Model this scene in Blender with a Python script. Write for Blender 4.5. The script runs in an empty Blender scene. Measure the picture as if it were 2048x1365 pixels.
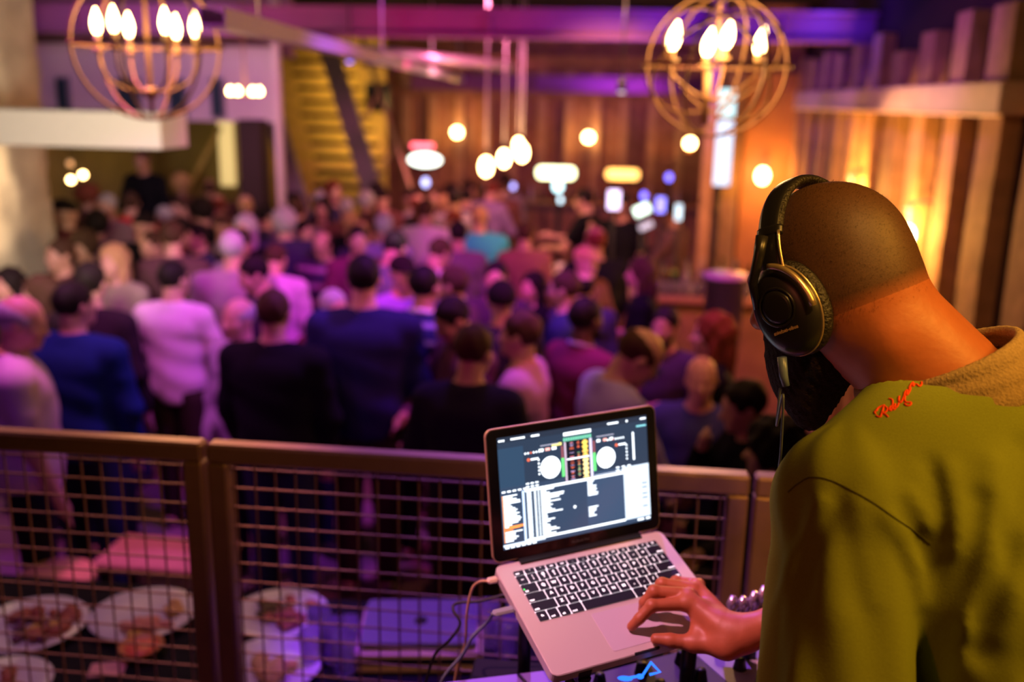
import bpy, math, random
import numpy as np
from mathutils import Vector, Matrix
from mathutils.bvhtree import BVHTree

scene = bpy.context.scene
COL = scene.collection
rnd = random.Random(7)

# ------------------------------------------------------------ camera
FPX = 1903.0
CAMP = np.array([0.0, 0.0, 2.75])
_yaw, _pit, _rol = math.radians(6), math.radians(14.2), math.radians(1.2)
_f = np.array([-math.sin(_yaw)*math.cos(_pit), math.cos(_yaw)*math.cos(_pit), -math.sin(_pit)])
_r = np.array([math.cos(_yaw), math.sin(_yaw), 0.0])
_u = np.cross(_r, _f)
CR = _r*math.cos(_rol)+_u*math.sin(_rol)
CU = -_r*math.sin(_rol)+_u*math.cos(_rol)
cam = bpy.data.objects.new('camera', bpy.data.cameras.new('camera'))
COL.objects.link(cam)
mw = Matrix.Identity(4)
for i in range(3):
    mw[i][0] = CR[i]; mw[i][1] = CU[i]; mw[i][2] = -_f[i]; mw[i][3] = CAMP[i]
cam.matrix_world = mw
cam.data.sensor_width = 36.0
cam.data.lens = FPX/2048*36.0
cam.data.clip_start = 0.05
cam.data.dof.use_dof = True
cam.data.dof.focus_distance = 1.26
cam.data.dof.aperture_fstop = 2.1
scene.camera = cam

def at(x, y, **k):
    """photograph pixel (2048x1365) + one known coordinate -> place in the room"""
    v = _f+CR*(x-1024)/FPX-CU*(y-682.5)/FPX
    if 'Z' in k: t = (k['Z']-CAMP[2])/v[2]
    elif 'Y' in k: t = k['Y']/v[1]
    elif 'X' in k: t = k['X']/v[0]
    else: t = k['d']
    return CAMP+v*t

# ------------------------------------------------------------ exposure and world
vs = scene.view_settings
scene.display_settings.display_device = 'sRGB'
vs.view_transform = 'Standard'; vs.look = 'None'; vs.gamma = 1.0; vs.use_curve_mapping = False
vs.exposure = 0.0
w = bpy.data.worlds.new('room_air'); scene.world = w; w.use_nodes = True
w.node_tree.nodes['Background'].inputs[0].default_value = (0.35, 0.12, 0.5, 1)
w.node_tree.nodes['Background'].inputs[1].default_value = 0.006

# ------------------------------------------------------------ the room's lights and added washes
def lamp(name, kind, loc, col, power, target=None, size=0.1, angle=60, blend=0.6, sx=None):
    d = bpy.data.lights.new(name, kind); d.energy = power; d.color = col
    if kind == 'SPOT':
        d.spot_size = math.radians(angle); d.spot_blend = blend; d.shadow_soft_size = size
    elif kind == 'POINT': d.shadow_soft_size = size
    elif kind == 'AREA':
        d.size = size
        if sx: d.shape = 'RECTANGLE'; d.size_y = sx
    o = bpy.data.objects.new(name, d); COL.objects.link(o); o.location = loc
    if target is not None:
        o.rotation_euler = (Vector(target)-Vector(loc)).to_track_quat('-Z', 'Y').to_euler()
    return o
VIOLET = (0.38, 0.08, 1.0); MAGENTA = (1.0, 0.05, 0.42); BLUE = (0.07, 0.05, 1.0)
AMBER = (1.0, 0.42, 0.08); PINK = (1.0, 0.35, 0.6); WARM = (1.0, 0.55, 0.22); LILAC = (0.72, 0.30, 1.0)
# stage spots rigged over the dance floor
lamp('crowd_spot', 'SPOT', (-0.5, 4.9, 3.85), (0.42, 0.06, 1.0), 360, (-1.1, 5.7, 1.2), 0.10, 92)
lamp('crowd_spot', 'SPOT', (-2.7, 3.9, 3.85), (0.85, 0.12, 0.80), 250, (-2.7, 5.0, 1.2), 0.10, 74)
lamp('crowd_spot', 'SPOT', (0.5, 4.4, 3.85), MAGENTA, 150, (-0.2, 5.9, 1.3), 0.10, 80)
lamp('crowd_spot', 'SPOT', (-1.6, 5.4, 3.85), (0.95, 0.05, 0.60), 250, (-1.6, 8.0, 1.2), 0.10, 90)
lamp('crowd_spot', 'SPOT', (1.7, 4.0, 3.4), AMBER, 45, (0.0, 5.0, 1.4), 0.10, 55)
lamp('crowd_spot', 'SPOT', (-1.4, 9.8, 3.75), (0.95, 0.20, 0.40), 260, (-2.0, 12.0, 1.0), 0.12, 90)
lamp('table_spot', 'SPOT', (-1.8, 2.4, 3.75), (0.85, 0.30, 0.95), 34, (-1.5, 2.55, 1.1), 0.06, 48)
lamp('table_spot', 'SPOT', (-0.4, 2.7, 3.7), (0.24, 0.015, 1.0), 260, (-0.5, 2.6, 1.2), 0.06, 24)
lamp('bar_spot', 'SPOT', (0.0, 7.6, 3.6), (1.0, 0.42, 0.25), 260, (-0.2, 10.4, 1.2), 0.12, 75)
lamp('face_wash', 'SPOT', (-0.9, 0.6, 3.8), (1.0, 0.05, 0.50), 60, (-0.6, 6.0, 1.4), 0.06, 46)
lamp('face_wash', 'SPOT', (-2.2, 0.6, 3.8), (0.45, 0.06, 1.0), 50, (-2.6, 6.0, 1.3), 0.06, 46)
# booth lights
lamp('booth_spot', 'SPOT', (1.25, 0.75, 3.4), (1.0, 0.45, 0.05), 80, (0.48, 1.15, 2.45), 0.22, 50)
lamp('booth_spot', 'SPOT', (-0.9, 1.0, 3.75), (1.0, 0.36, 0.50), 215, (0.0, 1.35, 2.0), 0.03, 26)
lamp('booth_spot', 'SPOT', (0.60, 0.2, 3.85), (1.0, 0.48, 0.10), 90, (0.34, 1.28, 2.62), 0.04, 20)
lamp('booth_spot', 'SPOT', (-1.2, -0.6, 2.9), (1.0, 0.20, 0.10), 14, (0.1, 1.3, 2.05), 0.05, 30)
lamp('fence_spot', 'SPOT', (-1.3, 3.4, 3.7), (1.0, 0.34, 0.30), 170, (-1.2, 1.915, 2.0), 0.06, 34)
lamp('fence_spot', 'SPOT', (-0.3, 3.4, 3.7), (0.45, 0.14, 1.0), 200, (-0.15, 1.915, 2.0), 0.06, 34)
lamp('wall_wash', 'SPOT', (0.9, 8.6, 2.6), (1.0, 0.46, 0.20), 210, (2.2, 6.0, 2.0), 0.08, 58)  # added spot without a fixture, brightens the right wall boards
# beam and ceiling washes
lamp('beam_wash', 'AREA', (-1.9, 8.2, 3.0), (0.90, 0.01, 0.22), 13, (-1.9, 9.0, 3.45), 2.6, sx=.08)
lamp('beam_wash', 'AREA', (-4.0, 8.2, 3.0), (0.45, 0.01, 0.45), 6, (-4.0, 9.0, 3.45), 1.6, sx=.08)
lamp('beam_wash', 'AREA', (0.6, 8.2, 3.0), (0.14, 0.01, 1.0), 22, (0.6, 9.0, 3.45), 1.8, sx=.08)
lamp('beam_wash', 'AREA', (-1.0, 6.9, 3.30), (0.28, 0.02, 1.0), 5, (-1.0, 7.4, 3.6), 3.5, sx=.06)
lamp('back_wall_wash', 'SPOT', (0.2, 13.2, 3.4), (0.55, 0.10, 0.9), 60, (-0.2, 16.4, 2.4), 0.1, 95)
lamp('beam_wash', 'SPOT', (-0.2, 13.2, 2.6), (0.32, 0.06, 1.0), 40, (-0.5, 14.0, 3.1), 0.1, 130)
lamp('wall_wash', 'SPOT', (0.6, 6.2, 3.75), (0.48, 0.09, 0.85), 70, (2.2, 6.8, 3.15), 0.15, 80)
lamp('wall_wash', 'SPOT', (0.9, 10.0, 3.7), (0.30, 0.06, 1.0), 40, (2.2, 10.6, 3.2), 0.15, 80)
lamp('wall_wash', 'POINT', (1.75, 8.7, 3.55), (0.10, 0.05, 1.0), 7, size=0.1)
lamp('wall_wash', 'SPOT', (-3.9, 7.4, 3.4), (0.85, 0.55, 1.0), 70, (-4.8, 10.0, 2.8), 0.15, 80)

# ------------------------------------------------------------ materials
MC = {}
def mat(name, col=(0.5, 0.5, 0.5), rough=0.6, metal=0.0, emit=None, es=1.0, noise=0.0, scale=20.0, bump=0.0, alpha=None, stripe=None, trans=0.0):
    if name in MC: return MC[name]
    m = bpy.data.materials.new(name); m.use_nodes = True; MC[name] = m
    nt = m.node_tree; b = nt.nodes['Principled BSDF']
    b.inputs['Base Color'].default_value = (*col, 1); b.inputs['Roughness'].default_value = rough
    b.inputs['Metallic'].default_value = metal
    if rough >= .65: b.inputs['Specular IOR Level'].default_value = 0.12
    if trans: b.inputs['Transmission Weight'].default_value = trans
    if emit is not None:
        b.inputs['Emission Color'].default_value = (*emit, 1); b.inputs['Emission Strength'].default_value = es
    if noise or bump or stripe:
        tc = nt.nodes.new('ShaderNodeTexCoord')
        nz = nt.nodes.new('ShaderNodeTexNoise'); nz.inputs['Scale'].default_value = scale; nz.inputs['Detail'].default_value = 5
        nt.links.new(tc.outputs['Object'], nz.inputs['Vector'])
        src = None
        if noise:
            mx = nt.nodes.new('ShaderNodeMix'); mx.data_type = 'RGBA'
            mx.inputs['A'].default_value = (*[c*(1-noise) for c in col], 1)
            mx.inputs['B'].default_value = (*[min(1, c*(1+noise)) for c in col], 1)
            nt.links.new(nz.outputs['Fac'], mx.inputs['Factor']); src = mx.outputs['Result']
        if stripe:
            c2, freq = stripe
            sp = nt.nodes.new('ShaderNodeSeparateXYZ'); nt.links.new(tc.outputs['Object'], sp.inputs[0])
            mm = nt.nodes.new('ShaderNodeMath'); mm.operation = 'MULTIPLY'; mm.inputs[1].default_value = freq
            nt.links.new(sp.outputs['Z'], mm.inputs[0])
            fr = nt.nodes.new('ShaderNodeMath'); fr.operation = 'FRACT'; nt.links.new(mm.outputs[0], fr.inputs[0])
            gt = nt.nodes.new('ShaderNodeMath'); gt.operation = 'GREATER_THAN'; gt.inputs[1].default_value = 0.72
            nt.links.new(fr.outputs[0], gt.inputs[0])
            m2 = nt.nodes.new('ShaderNodeMix'); m2.data_type = 'RGBA'
            m2.inputs['A'].default_value = (*col, 1); m2.inputs['B'].default_value = (*c2, 1)
            nt.links.new(gt.outputs[0], m2.inputs['Factor'])
            if src is not None: nt.links.new(src, m2.inputs['A'])
            src = m2.outputs['Result']
        if src is not None: nt.links.new(src, b.inputs['Base Color'])
        if bump:
            bp = nt.nodes.new('ShaderNodeBump'); bp.inputs['Strength'].default_value = bump; bp.inputs['Distance'].default_value = 0.01
            nt.links.new(nz.outputs['Fac'], bp.inputs['Height']); nt.links.new(bp.outputs['Normal'], b.inputs['Normal'])
    return m

# ------------------------------------------------------------ mesh builder
def V(*a): return np.array(a, float)
def unit(a): a = np.asarray(a, float); return a/(np.linalg.norm(a)+1e-12)
def frame(d):
    d = unit(d); h = V(0, 0, 1) if abs(d[2]) < 0.9 else V(1, 0, 0)
    a = unit(np.cross(h, d)); return a, np.cross(d, a), d

class M:
    def __init__(s): s.v = []; s.f = []; s.m = []; s.sm = []; s.mi = 0
    def add(s, vs, fs, smooth=False):
        o = len(s.v); s.v += [tuple(map(float, p)) for p in vs]
        s.f += [tuple(i+o for i in f) for f in fs]; s.m += [s.mi]*len(fs); s.sm += [smooth]*len(fs); return s
    def mat(s, i): s.mi = i; return s
    def box(s, c, e, A=None, bev=0.0):
        """box of full size e, centre c, axes A (rows)"""
        A = np.eye(3) if A is None else np.asarray(A); c = np.asarray(c, float); h = np.asarray(e, float)/2
        if bev <= 0:
            P = [c+A[0]*h[0]*i+A[1]*h[1]*j+A[2]*h[2]*k for i in (-1, 1) for j in (-1, 1) for k in (-1, 1)]
            return s.add(P, [(0, 1, 3, 2), (4, 6, 7, 5), (0, 4, 5, 1), (2, 3, 7, 6), (0, 2, 6, 4), (1, 5, 7, 3)])
        b = min(bev, min(h)*0.95); P = []; idx = {}
        for i in (-1, 1):
            for j in (-1, 1):
                for k in (-1, 1):
                    for ax in range(3):
                        q = [i*(h[0]-b), j*(h[1]-b), k*(h[2]-b)]; q[ax] = (i, j, k)[ax]*h[ax]
                        idx[(i, j, k, ax)] = len(P); P.append(c+A[0]*q[0]+A[1]*q[1]+A[2]*q[2])
        F = []
        for ax in range(3):
            o1, o2 = (ax+1) % 3, (ax+2) % 3
            for sg in (-1, 1):
                quad = []
                for (p, q) in ((-1, -1), (1, -1), (1, 1), (-1, 1)):
                    t = [0, 0, 0]; t[ax] = sg; t[o1] = p; t[o2] = q; quad.append(idx[(*t, ax)])
                F.append(tuple(quad if sg > 0 else quad[::-1]))
            for p in (-1, 1):
                for q in (-1, 1):
                    t0 = [0, 0, 0]; t0[o1] = p; t0[o2] = q; t1 = list(t0); t0[ax] = -1; t1[ax] = 1
                    F.append((idx[(*t0, o1)], idx[(*t1, o1)], idx[(*t1, o2)], idx[(*t0, o2)]))
        for i in (-1, 1):
            for j in (-1, 1):
                for k in (-1, 1): F.append(tuple(idx[(i, j, k, a)] for a in range(3)))
        return s.add(P, F)
    def tube(s, pts, r, n=8, caps=True, closed=False):
        pts = [np.asarray(p, float) for p in pts]; N = len(pts)
        rr = r if hasattr(r, '__len__') else [r]*N
        P = []; pa = None
        for i, p in enumerate(pts):
            if closed: d = pts[(i+1) % N]-pts[i-1]
            else: d = pts[min(i+1, N-1)]-pts[max(i-1, 0)]
            d = unit(d)
            if pa is None: a, b, _ = frame(d)
            else:
                a = pa-d*np.dot(pa, d); a = unit(a); b = np.cross(d, a)
            pa = a
            for k in range(n):
                t = 2*math.pi*k/n; P.append(p+(a*math.cos(t)+b*math.sin(t))*rr[i])
        F = []
        for i in range(N if closed else N-1):
            j = (i+1) % N
            for k in range(n):
                F.append((i*n+k, i*n+(k+1) % n, j*n+(k+1) % n, j*n+k))
        if caps and not closed: F += [tuple(range(n))[::-1], tuple((N-1)*n+k for k in range(n))]
        return s.add(P, F, True)
    def lathe(s, prof, c=(0, 0, 0), axis=(0, 0, 1), n=20, sc=(1, 1)):
        a, b, d = frame(axis); c = np.asarray(c, float); P = []
        for (r, h) in prof:
            for k in range(n):
                t = 2*math.pi*k/n; P.append(c+d*h+(a*math.cos(t)*sc[0]+b*math.sin(t)*sc[1])*max(r, 1e-5))
        F = []
        for i in range(len(prof)-1):
            for k in range(n): F.append((i*n+k, i*n+(k+1) % n, (i+1)*n+(k+1) % n, (i+1)*n+k))
        F += [tuple(range(n))[::-1], tuple((len(prof)-1)*n+k for k in range(n))]
        return s.add(P, F, True)
    def sph(s, c, r, n=14, m=9, A=None):
        r = (r, r, r) if not hasattr(r, '__len__') else r
        A = np.eye(3) if A is None else np.asarray(A); c = np.asarray(c, float); P = []
        for i in range(m+1):
            ph = math.pi*i/m
            for k in range(n):
                t = 2*math.pi*k/n; q = (max(math.sin(ph), 1e-4)*math.cos(t)*r[0], max(math.sin(ph), 1e-4)*math.sin(t)*r[1], math.cos(ph)*r[2])
                P.append(c+A[0]*q[0]+A[1]*q[1]+A[2]*q[2])
        F = []
        for i in range(m):
            for k in range(n): F.append((i*n+k, (i+1)*n+k, (i+1)*n+(k+1) % n, i*n+(k+1) % n))
        return s.add(P, F, True)
    def prism(s, poly, h0, h1, o=(0, 0, 0), A=None):
        """outline poly (list of 2-D points) extruded from h0 to h1 along A[2]"""
        A = np.eye(3) if A is None else np.asarray(A); o = np.asarray(o, float); n = len(poly)
        P = [o+A[0]*x+A[1]*y+A[2]*h for h in (h0, h1) for x, y in poly]
        F = [tuple(range(n))[::-1], tuple(range(n, 2*n))]+[(k, (k+1) % n, n+(k+1) % n, n+k) for k in range(n)]
        return s.add(P, F)
    def quad(s, o, ex, ey):
        o = np.asarray(o, float); return s.add([o, o+ex, o+ex+ey, o+ey], [(0, 1, 2, 3)])

def rrect(x0, y0, x1, y1, r, n=5):
    P = []
    for cx, cy, a in ((x1-r, y1-r, 0), (x0+r, y1-r, 90), (x0+r, y0+r, 180), (x1-r, y0+r, 270)):
        for k in range(n+1):
            t = math.radians(a+90*k/n); P.append((cx+r*math.cos(t), cy+r*math.sin(t)))
    return P

ORG = {}
def props(o, label=None, cat=None, group=None, kind=None):
    if label: o['label'] = label
    if cat: o['category'] = cat
    if group: o['group'] = group
    if kind: o['kind'] = kind
    return o
def empty(name, loc, label, cat, group=None, rz=0.0):
    o = bpy.data.objects.new(name, None); o.empty_display_size = 0.1; COL.objects.link(o); o.location = loc
    o.rotation_euler = (0, 0, rz); ORG[o] = np.asarray(loc, float); return props(o, label, cat, group)
def meshdata(name, v, f, mats, sm=None, mi=None):
    me = bpy.data.meshes.new(name); me.from_pydata([tuple(p) for p in v], [], [tuple(q) for q in f])
    for m in mats: me.materials.append(m)
    if sm is not None: me.polygons.foreach_set('use_smooth', list(sm))
    if mi is not None: me.polygons.foreach_set('material_index', list(mi))
    me.validate(); me.update(); return me
def link(name, me, org, parent=None):
    o = bpy.data.objects.new(name, me); COL.objects.link(o)
    if parent is not None: o.parent = parent
    else: o.location = org
    ORG[o] = np.asarray(org, float); return o
def build(m, name, mats, parent=None, label=None, cat=None, group=None, kind=None, base=None, fix=False):
    """world-space builder M -> one object; parts keep their thing's origin"""
    if not isinstance(mats, (list, tuple)): mats = [mats]
    v = np.array(m.v)
    if parent is not None: org = ORG[parent]
    else: org = np.asarray(base, float) if base is not None else V((v[:, 0].min()+v[:, 0].max())/2, (v[:, 1].min()+v[:, 1].max())/2, v[:, 2].min())
    me = meshdata(name, v-org, m.f, mats, m.sm, m.m)
    if fix:
        import bmesh
        bm = bmesh.new(); bm.from_mesh(me); bmesh.ops.recalc_face_normals(bm, faces=bm.faces); bm.to_mesh(me); bm.free()
    return props(link(name, me, org, parent), label, cat, group, kind)
def struct(m, name, mats, **k): return build(m, name, mats, kind='structure', **k)

# ------------------------------------------------------------ signed-distance modelling (numpy surface nets)
class S:
    """accumulates smooth unions of limbs and ellipsoids on a grid"""
    def __init__(s, lo, hi, h):
        s.lo = np.asarray(lo, float); s.h = h
        s.n = np.ceil((np.asarray(hi, float)-s.lo)/h).astype(int)+1
        g = [s.lo[i]+h*np.arange(s.n[i]) for i in range(3)]
        s.X, s.Y, s.Z = np.meshgrid(*[x.astype(np.float32) for x in g], indexing='ij')
        s.d = np.full(s.X.shape, 10.0, np.float32)
    def cone(s, a, b, ra, rb=None):
        rb = ra if rb is None else rb; a = np.asarray(a, float); b = np.asarray(b, float); ab = b-a; L = max(float(ab@ab), 1e-9)
        px, py, pz = s.X-a[0], s.Y-a[1], s.Z-a[2]
        t = np.clip((px*ab[0]+py*ab[1]+pz*ab[2])/L, 0, 1)
        return np.sqrt((px-t*ab[0])**2+(py-t*ab[1])**2+(pz-t*ab[2])**2)-(ra+(rb-ra)*t)
    def ell(s, c, r, A=None):
        px, py, pz = s.X-c[0], s.Y-c[1], s.Z-c[2]
        if A is not None:
            A = np.asarray(A); px, py, pz = [px*A[i][0]+py*A[i][1]+pz*A[i][2] for i in range(3)]
        k0 = np.sqrt((px/r[0])**2+(py/r[1])**2+(pz/r[2])**2)
        k1 = np.sqrt((px/r[0]**2)**2+(py/r[1]**2)**2+(pz/r[2]**2)**2)+1e-6
        return k0*(k0-1)/k1
    @staticmethod
    def smin(a, b, k):
        if k <= 0: return np.minimum(a, b)
        h = np.clip(0.5+0.5*(b-a)/k, 0, 1); return b*(1-h)+a*h-k*h*(1-h)
    def add(s, d, k=0.02): s.d = S.smin(s.d, d, k); return s
    def sub(s, d, k=0.0):
        s.d = -S.smin(-s.d, d, k) if k else np.maximum(s.d, -d); return s
    def plane(s, p, n):
        """keep the side the normal points away from"""
        n = unit(n); s.d = np.maximum(s.d, (s.X-p[0])*n[0]+(s.Y-p[1])*n[1]+(s.Z-p[2])*n[2]); return s
    def mesh(s):
        d = s.d.copy(); d[0], d[-1] = 1, 1; d[:, 0], d[:, -1] = 1, 1; d[:, :, 0], d[:, :, -1] = 1, 1
        ins = d < 0; n = d.shape
        c = [d[i:n[0]-1+i, j:n[1]-1+j, k:n[2]-1+k] for i in (0, 1) for j in (0, 1) for k in (0, 1)]
        cnt = sum((x < 0).astype(np.int8) for x in c); act = (cnt > 0) & (cnt < 8)
        I = np.argwhere(act); vid = np.full(act.shape, -1, np.int64); vid[act] = np.arange(len(I))
        cv = [x[act] for x in c]; off = [(i, j, k) for i in (0, 1) for j in (0, 1) for k in (0, 1)]
        acc = np.zeros((len(I), 3)); num = np.zeros(len(I))
        for a in range(8):
            for b in range(a+1, 8):
                if sum(abs(off[a][q]-off[b][q]) for q in range(3)) != 1: continue
                cr = (cv[a] < 0) != (cv[b] < 0); t = cv[a]/(cv[a]-cv[b]+1e-12*(~cr)+0.0)
                t = np.where(cr, t, 0)
                for q in range(3): acc[:, q] += np.where(cr, off[a][q]+t*(off[b][q]-off[a][q]), 0)
                num += cr
        P = s.lo+s.h*(I+acc/np.maximum(num, 1)[:, None])
        F = []
        for ax in range(3):
            sl0 = [slice(1, -1)]*3; sl0[ax] = slice(0, -1); sl1 = list(sl0); sl1[ax] = slice(1, None)
            A0 = ins[tuple(sl0)]; A1 = ins[tuple(sl1)]; E = np.argwhere(A0 != A1)
            if not len(E): continue
            flip = A0[tuple(E.T)]
            E = E.copy(); o1, o2 = (ax+1) % 3, (ax+2) % 3
            base = E.copy(); base[:, o1] += 1; base[:, o2] += 1
            q = []
            for (p1, p2) in ((0, 0), (-1, 0), (-1, -1), (0, -1)):
                b2 = base.copy(); b2[:, o1] += p1; b2[:, o2] += p2; q.append(vid[tuple(b2.T)])
            Q = np.stack(q, 1); Q[~flip] = Q[~flip][:, ::-1]; F.append(Q)
        return P, np.concatenate(F)

# ============================================================ SETTING
m_floor = mat('dark_floor_boards', (0.20, 0.12, 0.14), 0.66, noise=0.5, scale=3)
m_ceil = mat('dark_ceiling', (0.025, 0.018, 0.022), 0.9, noise=0.3)
m_wallr = mat('dark_wall_paint', (0.035, 0.016, 0.022), 0.85, noise=0.35, scale=4)
m_timber = mat('rough_sawn_timber', (0.42, 0.25, 0.15), 0.8, noise=0.45, scale=9, bump=0.6)
m_plank = mat('old_plank', (0.30, 0.15, 0.09), 0.8, noise=0.5, scale=6, bump=0.5)
m_stone = mat('whitewashed_stone', (0.62, 0.55, 0.48), 0.95, noise=0.45, scale=4, bump=1.0)
m_white = mat('white_plaster', (0.8, 0.74, 0.70), 0.8, noise=0.05)
m_mezz = mat('pale_panel', (0.72, 0.55, 0.62), 0.8, noise=0.08)
m_olive = mat('olive_plaster', (0.30, 0.24, 0.10), 0.9, noise=0.3, scale=3)
m_steel = mat('painted_steel_beam', (0.26, 0.07, 0.20), 0.6, noise=0.2, scale=3)
m_dark = mat('black_metal', (0.02, 0.02, 0.022), 0.45, metal=0.5)
m_glassd = mat('dark_window_glass', (0.03, 0.06, 0.08), 0.15)
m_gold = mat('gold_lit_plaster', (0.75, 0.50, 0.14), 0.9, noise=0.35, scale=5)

ZP = 1.05        # booth platform height
struct(M().box((-1.6, 7.5, -0.05), (11.0, 20.0, 0.1)), 'floor', m_floor)
struct(M().box((-1.6, 7.5, 3.95), (11.0, 20.0, 0.1)), 'ceiling', m_ceil)
struct(M().box((2.3, 7.2, 1.95), (0.2, 18.4, 3.9)), 'wall_right', m_wallr)
struct(M().box((-7.0, 7.2, 1.95), (0.2, 18.4, 3.9)), 'wall_left', m_olive)
struct(M().box((-2.35, 16.5, 1.95), (9.3, 0.2, 3.9)), 'wall_back', m_plank)
struct(M().box((-1.6, -1.7, 1.95), (11.0, 0.2, 3.9)), 'wall_front', m_wallr)
struct(M().box((-1.6, 0.2, ZP/2), (10.6, 3.5, ZP)).box((-1.6, 0.2, ZP+0.01), (10.6, 3.52, 0.03)), 'floor_platform', m_floor)

# boards standing off the right wall, either side of the shelf
yb = 3.6; ti = 1
while yb < 14.3:
    ln = 0.30+0.03*math.sin(ti*2.1); top = 3.30+0.05*math.sin(ti*1.7)-(0.10 if ti % 5 == 2 else 0)
    b = M(); th = 0.11
    rows = 9; P = []; F = []
    for i in range(rows+1):                                       # slightly wavy sawn edges
        z = top*i/rows; wv = 0.012*math.sin(i*1.9+ti)
        for (x, y) in ((2.2, yb), (2.2-th, yb+wv), (2.2-th, yb+ln+wv), (2.2, yb+ln)): P.append((x, y, z))
    for i in range(rows):
        for k in range(4): F.append((i*4+k, i*4+(k+1) % 4, i*4+4+(k+1) % 4, i*4+4+k))
    F += [(0, 1, 2, 3), (rows*4+3, rows*4+2, rows*4+1, rows*4)]
    b.add(P, F); struct(b, 'trim_%d' % ti, m_timber, fix=True); ti += 1; yb += 0.68

# long ledge on the right wall
sh = M().box((2.02, 8.3, 2.815), (0.16, 6.0, 0.17), bev=0.01)
lg = build(sh, 'wall_ledge', mat('pale_oak', (0.62, 0.42, 0.28), 0.6, noise=0.25, scale=8), label='long pale wooden ledge running along the planked right wall', cat='ledge')
build(M().box((1.95, 8.3, 2.722), (0.03, 5.98, 0.012)), 'amber_strip', mat('ledge_strip', (1, 0.6, 0.3), emit=(1.0, 0.42, 0.10), es=0.55), lg, label='glowing amber strip')  # emissive amber strip along the ledge's lower edge

# end of the right wall: orange plastered return and dark post
struct(M().box((1.84, 12.25, 1.95), (0.62, 0.3, 3.9)), 'wall_return', mat('rust_plaster', (0.55, 0.25, 0.10), 0.85, noise=0.3, scale=4))
struct(M().box((1.36, 12.05, 1.95), (0.22, 0.22, 3.9)), 'trim_40', m_timber)

# back wall cladding
ti = 41
for x in np.arange(-3.6, 2.1, 0.46):
    struct(M().box((x, 16.34, 1.9), (0.13, 0.12, 3.2)), 'trim_%d' % ti, m_timber); ti += 1
struct(M().box((-1.0, 16.28, 2.86), (6.2, 0.10, 0.12)), 'trim_%d' % ti, m_plank); ti += 1

# plastered mezzanine on the left with its front band, and the recess below
P1 = at(125, 250, Y=10); P2 = at(560, 245, Y=10)
zb = 2.47; zt = 3.24; x0 = -7.0; x1 = P2[0]
struct(M().box(((x0+x1)/2, 10.05, (zb+zt)/2), (x1-x0, 0.1, zt-zb)), 'wall_mezzanine', m_mezz)
xm = at(545, 240, Y=11.6)[0]; struct(M().box(((x0+xm)/2, 10.85, zb+0.05), (xm-x0, 1.5, 0.1)), 'ceiling_mezzanine', m_olive)
xr_ = at(540, 300, Y=13.9)[0]; struct(M().box(((-7.0+xr_)/2, 13.9, 1.9), (xr_+7.0, 0.1, 3.8)), 'wall_recess', m_olive)
struct(M().box((-5.3, 10.6, 3.5), (3.4, 0.1, 0.7)), 'wall_gallery', mat('gallery_wall', (0.35, 0.2, 0.25), 0.9, noise=0.3))
for i, (a, b_, c, d) in enumerate(((116, 140, 158, 220), (237, 282, 160, 232), (341, 372, 163, 232), (425, 447, 160, 232))):
    A_ = at(a, c, Y=9.985); B_ = at(b_, d, Y=9.985)
    wd = M().box(((A_[0]+B_[0])/2, 9.985, (A_[2]+B_[2])/2), (abs(B_[0]-A_[0])+.05, 0.05, abs(A_[2]-B_[2])+.05), bev=0.01)
    f = struct(wd, 'window_%d' % (i+1), mat('window_frame_grey', (0.18, 0.16, 0.2), 0.6))
    build(M().box(((A_[0]+B_[0])/2, 9.955, (A_[2]+B_[2])/2), (abs(B_[0]-A_[0]), 0.02, abs(A_[2]-B_[2]))), 'pane', m_glassd, f)

# stone column at the left edge and the white soffit in front of it
c = M(); P = []; n = 36; rows = 34
for i in range(rows+1):
    z = 3.9*i/rows
    for k in range(n):
        t = 2*math.pi*k/n; rr = 1.0+0.06*math.sin(5*t+z*3)*math.sin(z*4.1+k)+rnd.uniform(-.025, .025)
        sx = abs(math.cos(t))**0.5*math.copysign(1, math.cos(t)); sy = abs(math.sin(t))**0.5*math.copysign(1, math.sin(t))
        P.append((-5.27+0.62*rr*sx, 7.25+0.42*rr*sy, z))
F = [(i*n+k, i*n+(k+1) % n, (i+1)*n+(k+1) % n, (i+1)*n+k) for i in range(rows) for k in range(n)]
c.add(P, F, True)
build(c, 'stone_column', m_stone, label='rough whitewashed stone column at the far left edge', cat='column')
E1 = at(325, 228, Y=6.0); E2 = at(325, 289, Y=6.0); 
build(M().box(((E1[0]-6.6)/2, 6.15, (E1[2]+E2[2])/2-0.01), (E1[0]+6.6, 0.4, E1[2]-E2[2]+.04), bev=0.008), 'soffit_beam', m_white,
      label='white plastered soffit beam jutting in from the left, cut off square', cat='beam')
lamp('column_uplight', 'SPOT', (-4.7, 6.25, 0.9), (1.0, 0.66, 0.36), 40, (-5.0, 6.85, 2.4), 0.05, 60)
lamp('column_glow', 'POINT', (-4.75, 6.50, 2.15), (1.0, 0.66, 0.32), 13, size=0.08)
lamp('added_soffit_wash', 'SPOT', (-2.4, 3.6, 2.35), (1.0, 0.84, 0.58), 260, (-3.7, 6.0, 2.5), 0.2, 70)  # added lamp with no source in the room, whitens the soffit
lamp('recess_light', 'POINT', (-5.6, 12.6, 2.1), (1.0, 0.7, 0.2), 5, size=0.1)

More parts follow.
